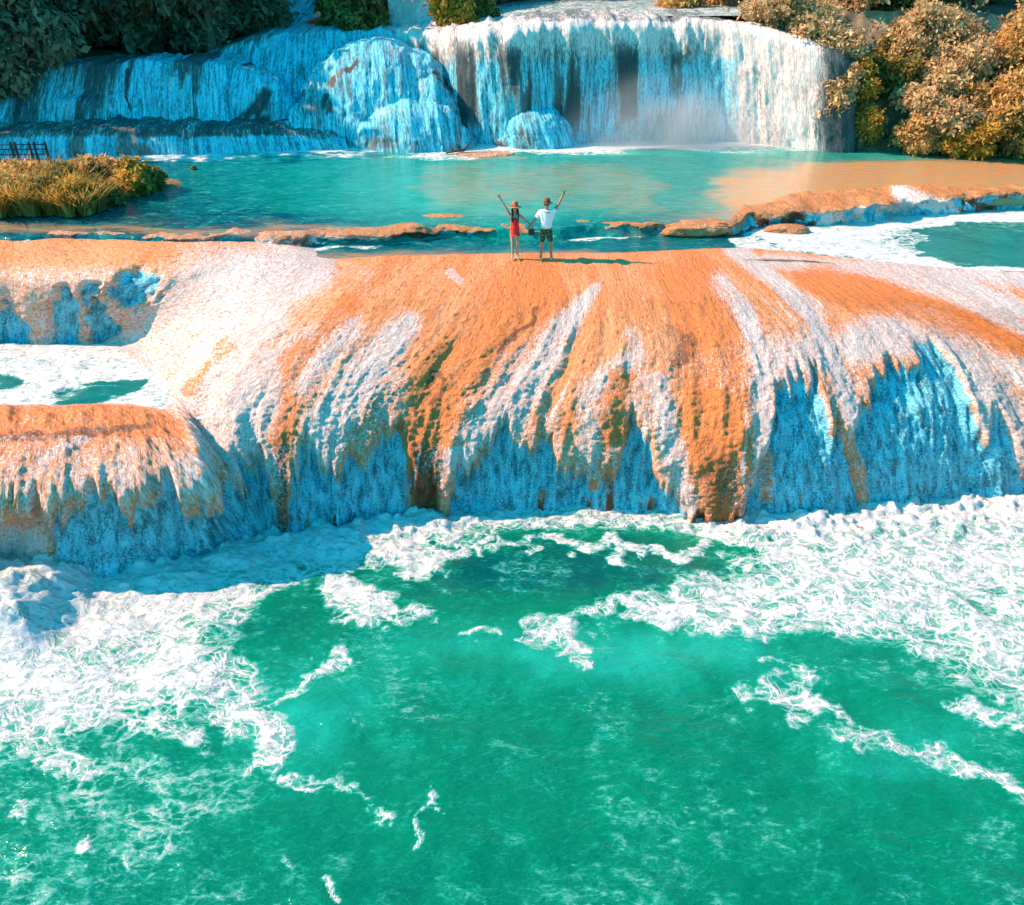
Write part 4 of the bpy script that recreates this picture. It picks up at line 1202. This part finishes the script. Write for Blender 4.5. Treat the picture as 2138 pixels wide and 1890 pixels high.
# driftwood on the shoal, fallen branch at the right shore
M_drift = plain("driftwood", (0.05, 0.045, 0.04), .9, .4, 14)
dp = at_z(955, 320, .06)
o = MB().tube([(-.5, 0, .02), (-.1, .05, .10), (.25, 0, .12), (.5, -.05, .35), (.62, -.08, .62)], [.05, .08, .07, .04, .02], 7).tube([(-.2, 0, .08), (-.3, .1, .3)], [.04, .015], 6).tube([(.1, .03, .1), (.05, -.05, .33), (.0, -.1, .4)], [.05, .02, .01], 6).build("driftwood", M_drift)
o.location = tuple(dp)
tag(o, "dark forked driftwood lying on the pale shoal in the far pool", "driftwood")
a, e = at_z(1772, 298, .1), at_y(1822, 262, 40.6)
o = MB().tube([(0, 0, 0), tuple((e - a) * .5 + np.array([0, 0, .12])), tuple(e - a)], [.09, .07, .04], 8).build("fallen_branch", plain("bare_branch", (.42, .25, .15), .8, .3, 8))
o.location = tuple(a)
tag(o, "bare fallen branch leaning on the shore beside the waterfall", "branch")

# ------------------------------------------------------------------ people
def skin_mesh(name, joints, edges, root, mat, parent, sub=2):
    names = list(joints)
    me = bpy.data.meshes.new(name)
    me.from_pydata([joints[n][0] for n in names], [(names.index(a), names.index(b_)) for a, b_ in edges], [])
    o = bpy.data.objects.new(name, me)
    COL.objects.link(o)
    o.modifiers.new("skin", 'SKIN').use_smooth_shade = True
    sv = me.skin_vertices[0].data if me.skin_vertices else None
    if sv is None:
        bpy.context.view_layer.objects.active = o
        bpy.context.view_layer.update()
        sv = me.skin_vertices[0].data
    for i, n in enumerate(names):
        r = joints[n][1]
        sv[i].radius = r if isinstance(r, tuple) else (r, r)
        sv[i].use_root = n == root
    s = o.modifiers.new("sub", 'SUBSURF')
    s.levels = s.render_levels = sub
    dg = bpy.context.evaluated_depsgraph_get()
    dg.update()
    nm = bpy.data.meshes.new_from_object(o.evaluated_get(dg))
    nm.name = name
    bpy.data.objects.remove(o)
    nm.materials.clear()
    nm.materials.append(mat)
    o = bpy.data.objects.new(name, nm)
    COL.objects.link(o)
    if parent: o.parent = parent
    return o


def lathe(profile, seg=28):
    V_, F_ = [], []
    for r, z_ in profile:
        for k in range(seg):
            t = 2 * math.pi * k / seg
            V_.append((r * math.cos(t), r * math.sin(t), z_))
    for i in range(len(profile) - 1):
        for k in range(seg):
            F_.append((i * seg + k, i * seg + (k + 1) % seg, (i + 1) * seg + (k + 1) % seg, (i + 1) * seg + k))
    return np.array(V_), F_


def body_joints(h, sh, hip, arms, legs, female):
    """h: height; arms/legs: target joints. Person faces -y."""
    k = h / 1.75
    J = {
        "pelvis": ((0, 0, .93 * k), (hip * .92, .115)), "waist": ((0, 0, 1.08 * k), (hip * .74, .095)), "ribs": ((0, -.01, 1.24 * k), (hip * .9, .115)),
        "chest": ((0, 0, 1.38 * k), (hip * .86, .088)), "nape": ((0, 0, 1.475 * k), (.055, .055)), "neck": ((0, -.005, 1.525 * k), (.048, .05)),
        "jaw": ((0, -.025, 1.575 * k), (.056, .068)), "face": ((0, -.012, 1.65 * k), (.075, .092)), "crown": ((0, 0, 1.725 * k), (.058, .07)), "nose": ((0, -.105, 1.632 * k), (.012, .012)),
    }
    E = [("pelvis", "waist"), ("waist", "ribs"), ("ribs", "chest"), ("chest", "nape"), ("nape", "neck"), ("neck", "jaw"), ("jaw", "face"), ("face", "crown"), ("face", "nose")]
    f = .82 if female else 1.0
    for sd, sgn in (("l", -1), ("r", 1)):
        el, wr = arms[sd]
        s0 = np.array([sgn * sh, 0, 1.415 * k])
        el, wr = np.array(el), np.array(wr)
        dv = (wr - el) / np.linalg.norm(wr - el)
        palm = wr + dv * .075
        J["sh" + sd] = (tuple(s0), (.062 * f, .062 * f))
        J["ua" + sd] = (tuple(s0 * .5 + el * .5), (.05 * f, .05 * f))
        J["el" + sd] = (tuple(el), (.04 * f, .04 * f))
        J["fa" + sd] = (tuple(el * .6 + wr * .4), (.041 * f, .041 * f))
        J["wr" + sd] = (tuple(wr), (.026 * f, .026 * f))
        J["pa" + sd] = (tuple(palm), (.04 * f, .022))
        E += [("chest", "sh" + sd), ("sh" + sd, "ua" + sd), ("ua" + sd, "el" + sd), ("el" + sd, "fa" + sd), ("fa" + sd, "wr" + sd), ("wr" + sd, "pa" + sd)]
        ax = np.cross(dv, (0, 1, 0)); ax /= np.linalg.norm(ax) + 1e-9
        up = dv[2] > 0
        for i, (off, ln) in enumerate(((-1.5, .062), (-.5, .075), (.5, .080), (1.5, .070))):
            spread = .12 if up else .03
            fd = dv + ax * off * spread
            base = palm + dv * .03 + ax * off * .019
            curl = np.array([0, -.03, 0]) if up else np.array([0, -.02, -.015])
            J[f"f{i}a{sd}"] = (tuple(base), (.0105, .0105))
            J[f"f{i}b{sd}"] = (tuple(base + fd * ln * .55 + curl * .3), (.009, .009))
            J[f"f{i}c{sd}"] = (tuple(base + fd * ln + curl), (.007, .007))
            E += [("pa" + sd, f"f{i}a{sd}"), (f"f{i}a{sd}", f"f{i}b{sd}"), (f"f{i}b{sd}", f"f{i}c{sd}")]
        tb = wr + dv * .03 - ax * sgn * .03 * (1 if up else -1)
        J["t0" + sd] = (tuple(tb), (.013, .013))
        J["t1" + sd] = (tuple(tb + dv * .035 - ax * sgn * .03 * (1 if up else -1) + np.array([0, -.012, 0])), (.0095, .0095))
        E += [("wr" + sd, "t0" + sd), ("t0" + sd, "t1" + sd)]
        kn, an = legs[sd]
        hp = np.array([sgn * hip * .55, 0, .86 * k])
        kn, an = np.array(kn), np.array(an)
        J["hp" + sd] = (tuple(hp), (.088 * (.95 if female else 1), .092))
        J["th" + sd] = (tuple(hp * .55 + kn * .45), (.075 * f + .006, .078 * f + .006))
        J["kn" + sd] = (tuple(kn), (.05 * f + .005, .052 * f + .005))
        J["ca" + sd] = (tuple(kn * .66 + an * .34 + np.array([0, .015, 0])), (.05 * f + .004, .054 * f + .004))
        J["an" + sd] = (tuple(an), (.032, .036))
        J["he" + sd] = (tuple(an + np.array([0, .03, -.045])), (.032, .03))
        J["ba" + sd] = (tuple(an + np.array([sgn * .025, -.10, -.06])), (.042, .022))
        J["to" + sd] = (tuple(an + np.array([sgn * .03, -.165, -.068])), (.036, .014))
        E += [("pelvis", "hp" + sd), ("hp" + sd, "th" + sd), ("th" + sd, "kn" + sd), ("kn" + sd, "ca" + sd), ("ca" + sd, "an" + sd), ("an" + sd, "he" + sd), ("an" + sd, "ba" + sd), ("ba" + sd, "to" + sd)]
    return J, E


def face_parts(k, parent, lips):
    for sgn in (-1, 1):
        MB().add(*lathe([(0, -.008), (.008, -.005), (.010, 0), (.008, .005), (0, .008)], 10)).build("eye", M_hair, parent).location = (sgn * .03, -.098, 1.655 * k)
        MB().add(*lathe([(0, -.03), (.012, -.02), (.016, 0), (.014, .02), (0, .032)], 10)).build("ear", lips[0], parent).location = (sgn * .082, .0, 1.64 * k)
    MB().tube([(-.022, -.093, 1.598 * k), (0, -.1, 1.596 * k), (.022, -.093, 1.598 * k)], [.004, .008, .004], 8).build("mouth", lips[1], parent)


M_skinw = plain("tanned_skin", (0.50, 0.25, 0.14), .55, .08, 8, 0)
M_skinm = plain("darker_tanned_skin", (0.40, 0.19, 0.10), .55, .08, 8, 0)
M_lip = plain("lips", (.45, .12, .1), .5, .05, 8, 0)
M_hair = plain("black_hair", (0.012, 0.01, 0.01), .5, .3, 40, .2)
M_red = plain("red_swimsuit", (0.85, 0.012, 0.01), .6, .1, 20, .1)
M_shirt = plain("white_shirt", (0.82, 0.80, 0.84), .8, .08, 10, .4)
M_straw = plain("brown_straw", (0.42, 0.13, 0.05), .8, .35, 40, .4)
M_dstraw = plain("dark_brown_felt", (0.22, 0.06, 0.03), .8, .3, 40, .4)
M_bag = plain("black_fabric", (0.02, 0.02, 0.022), .7, .3, 20, .3)


def shorts_material():
    m, nt, p = new_mat("patterned_shorts")
    b = NB(nt)
    pos = b.add("ShaderNodeTexCoord").outputs["Object"]
    v = b.voro(pos, 14)
    c = b.mix(b.step(v, .28, .40), (.30, .27, .02), (.012, .045, .035))
    b.link(c, p.inputs["Base Color"])
    p.inputs["Roughness"].default_value = .8
    return m


M_shorts = shorts_material()
GZ = -.235


def ground_pt(px_, py_):
    return at_z(px_, py_, GZ)


# woman, facing the camera, image-left arm raised
wp = ground_pt(1075, 539)
woman = empty("person", wp)
tag(woman, "person in a red one-piece swimsuit and brown hat with long black hair", "person", "couple on the terrace")
k = 1.64 / 1.75
J, E = body_joints(1.64, .155, .145, {"l": ((-.30, .0, 1.60), (-.415, -.01, 1.80)), "r": ((.30, .03, 1.18), (.43, -.02, 1.07))},
                   {"l": ((-.075, -.02, .47), (-.072, .0, .085)), "r": ((.075, -.045, .47), (.075, -.01, .085))}, True)
skin_mesh("body", J, E, "pelvis", M_skinw, woman)
Js = {"crotch": ((0, 0, .80 * k), (.05, .085)), "pelvis": ((0, 0, .93 * k), (.152, .128)), "waist": ((0, 0, 1.08 * k), (.118, .108)), "ribs": ((0, -.015, 1.25 * k), (.140, .13)), "bust": ((0, -.02, 1.33 * k), (.128, .12)), "top": ((0, -.02, 1.36 * k), (.11, .108))}
sw = skin_mesh("swimsuit", Js, [("crotch", "pelvis"), ("pelvis", "waist"), ("waist", "ribs"), ("ribs", "bust"), ("bust", "top")], "pelvis", M_red, woman)
for sgn in (-1, 1):
    MB().tube([(sgn * .075, -.115, 1.34 * k), (sgn * .085, -.06, 1.44 * k), (sgn * .08, .03, 1.46 * k), (sgn * .07, .10, 1.34 * k)], .014, 6).build("strap", M_red, woman)
Jh = {"top": ((0, .012, 1.70 * k), (.085, .095)), "back": ((0, .055, 1.60 * k), (.088, .06)), "nape": ((0, .075, 1.48 * k), (.09, .05)), "l0": ((-.075, .0, 1.60 * k), (.03, .05)), "l1": ((-.095, -.07, 1.47 * k), (.042, .035)), "l2": ((-.095, -.13, 1.33 * k), (.045, .03)), "l3": ((-.085, -.145, 1.22 * k), (.028, .02)),
      "r0": ((.075, .0, 1.60 * k), (.03, .05)), "r1": ((.095, -.07, 1.47 * k), (.042, .035)), "r2": ((.095, -.13, 1.33 * k), (.045, .03)), "r3": ((.085, -.145, 1.22 * k), (.028, .02))}
skin_mesh("hair", Jh, [("top", "back"), ("back", "nape"), ("top", "l0"), ("l0", "l1"), ("l1", "l2"), ("l2", "l3"), ("top", "r0"), ("r0", "r1"), ("r1", "r2"), ("r2", "r3")], "top", M_hair, woman)
face_parts(k, woman, (M_skinw, M_lip))
hat = MB().add(*lathe([(0, .155), (.06, .153), (.088, .13), (.098, .03), (.102, .01), (.20, -.012), (.215, -.02), (.20, -.022), (.10, -.002), (.09, .0)])).build("hat", M_straw, woman)
hat.location = (0, .0, 1.70 * k); hat.rotation_euler = (math.radians(-6), 0, 0)
b_ = MB().add(*lathe([(.100, .008), (.104, .012), (.102, .045), (.098, .045)])).build("hat_band", M_red, hat)

# man, facing the camera, image-right arm raised
mp = ground_pt(1139.5, 540)
man = empty("person", mp)
tag(man, "person in a white shirt, patterned shorts and dark hat, raising the arm on the right", "person", "couple on the terrace")
km = 1.77 / 1.75
J, E = body_joints(1.77, .195, .165, {"l": ((-.335, .03, 1.20), (-.455, -.01, 1.08)), "r": ((.355, .0, 1.68), (.455, -.02, 1.93))},
                   {"l": ((-.13, -.03, .50), (-.155, .0, .09)), "r": ((.13, -.03, .50), (.16, .01, .09))}, False)
skin_mesh("body", J, E, "pelvis", M_skinm, man)
Jt = {"hem": ((0, 0, .90 * km), (.188, .145)), "waist": ((0, 0, 1.08 * km), (.175, .138)), "ribs": ((0, -.01, 1.25 * km), (.185, .142)), "chest": ((0, 0, 1.405 * km), (.172, .135)), "collar": ((0, 0, 1.49 * km), (.085, .085)),
      "sl": ((-.20, 0, 1.42 * km), (.078, .08)), "el": ((-.272, .016, 1.31), (.072, .075)), "fl": ((-.315, .026, 1.235), (.066, .068)), "sr": ((.20, 0, 1.43 * km), (.078, .08)), "er": ((.285, .0, 1.56), (.07, .072))}
skin_mesh("shirt", Jt, [("hem", "waist"), ("waist", "ribs"), ("ribs", "chest"), ("chest", "collar"), ("chest", "sl"), ("sl", "el"), ("el", "fl"), ("chest", "sr"), ("sr", "er")], "ribs", M_shirt, man)
Jp = {"belt": ((0, 0, .97 * km), (.17, .128)), "seat": ((0, 0, .88 * km), (.175, .135)), "hl": ((-.10, 0, .78 * km), (.108, .112)), "kl": ((-.128, -.02, .50 * km), (.092, .095)), "hr": ((.10, 0, .78 * km), (.108, .112)), "kr": ((.128, -.02, .50 * km), (.092, .095))}
skin_mesh("shorts", Jp, [("belt", "seat"), ("seat", "hl"), ("hl", "kl"), ("seat", "hr"), ("hr", "kr")], "seat", M_shorts, man)
Jh = {"top": ((0, .015, 1.70 * km), (.083, .095)), "back": ((0, .05, 1.62 * km), (.082, .058)), "nape": ((0, .06, 1.555 * km), (.06, .04))}
skin_mesh("hair", Jh, [("top", "back"), ("back", "nape")], "top", M_hair, man)
face_parts(km, man, (M_skinm, M_lip))
hat = MB().add(*lathe([(0, .135), (.06, .133), (.09, .115), (.100, .03), (.104, .01), (.165, -.004), (.18, -.012), (.165, -.014), (.10, -.002), (.09, .0)])).build("hat", M_dstraw, man)
hat.location = (0, 0, 1.705 * km); hat.rotation_euler = (math.radians(-6), 0, 0)
MB().add(*lathe([(.102, .008), (.106, .012), (.104, .045), (.100, .045)])).build("hat_band", M_bag, hat)

# small black bag hanging from the joined hands
bp = wp + np.array([.50, -.03, .83])
bag = empty("bag", bp)
Q = {"a": ((0, 0, -.09), (.085, .05)), "b": ((0, 0, 0), (.10, .06)), "c": ((0, 0, .09), (.075, .04))}
skin_mesh("pouch", Q, [("a", "b"), ("b", "c")], "b", M_bag, bag)
MB().tube([(-.06, 0, .1), (-.035, 0, .20), (-.01, 0, .24), (.02, 0, .20), (.06, 0, .1)], .009, 6).build("strap", M_bag, bag)
tag(bag, "small black bag hanging between the couple from their joined hands", "bag")

# spray drifting at the foot of the tall curtain
m, nt, p = new_mat("spray")
nt.nodes.remove(p)
b = NB(nt)
pv = b.add("ShaderNodeVolumePrincipled")
pv.inputs["Color"].default_value = (.95, .95, .95, 1)
pv.inputs["Anisotropy"].default_value = .2
tc = b.add("ShaderNodeTexCoord").outputs["Object"]
ln = b.add("ShaderNodeVectorMath", operation='LENGTH')
b.link(tc, ln.inputs[0])
fall = b.step(ln.outputs["Value"], 1.0, .15)
b.link(b.math('MULTIPLY', b.math('MULTIPLY', fall, b.step(b.noise(tc, 2.2, 4, .6), .3, .7)), 1.3), pv.inputs["Density"])
b.link(pv.outputs[0], [n for n in nt.nodes if n.type == 'OUTPUT_MATERIAL'][0].inputs["Volume"])
th, ph = np.meshgrid(np.linspace(0, 2 * np.pi, 40), np.linspace(-np.pi / 2, np.pi / 2, 20), indexing='ij')
Q = np.stack([np.cos(ph) * np.cos(th), np.cos(ph) * np.sin(th), np.sin(ph)], -1)
Q[-1] = Q[0]
o = grid_obj("spray", Q, m)
o.location = tuple(float(v) for v in at_y(1390, 296, 41.0))
o.scale = (5.5, 1.5, 3.4)
tag(o, "pale spray drifting up from the foot of the tall curtain waterfall", "spray", kind="stuff")
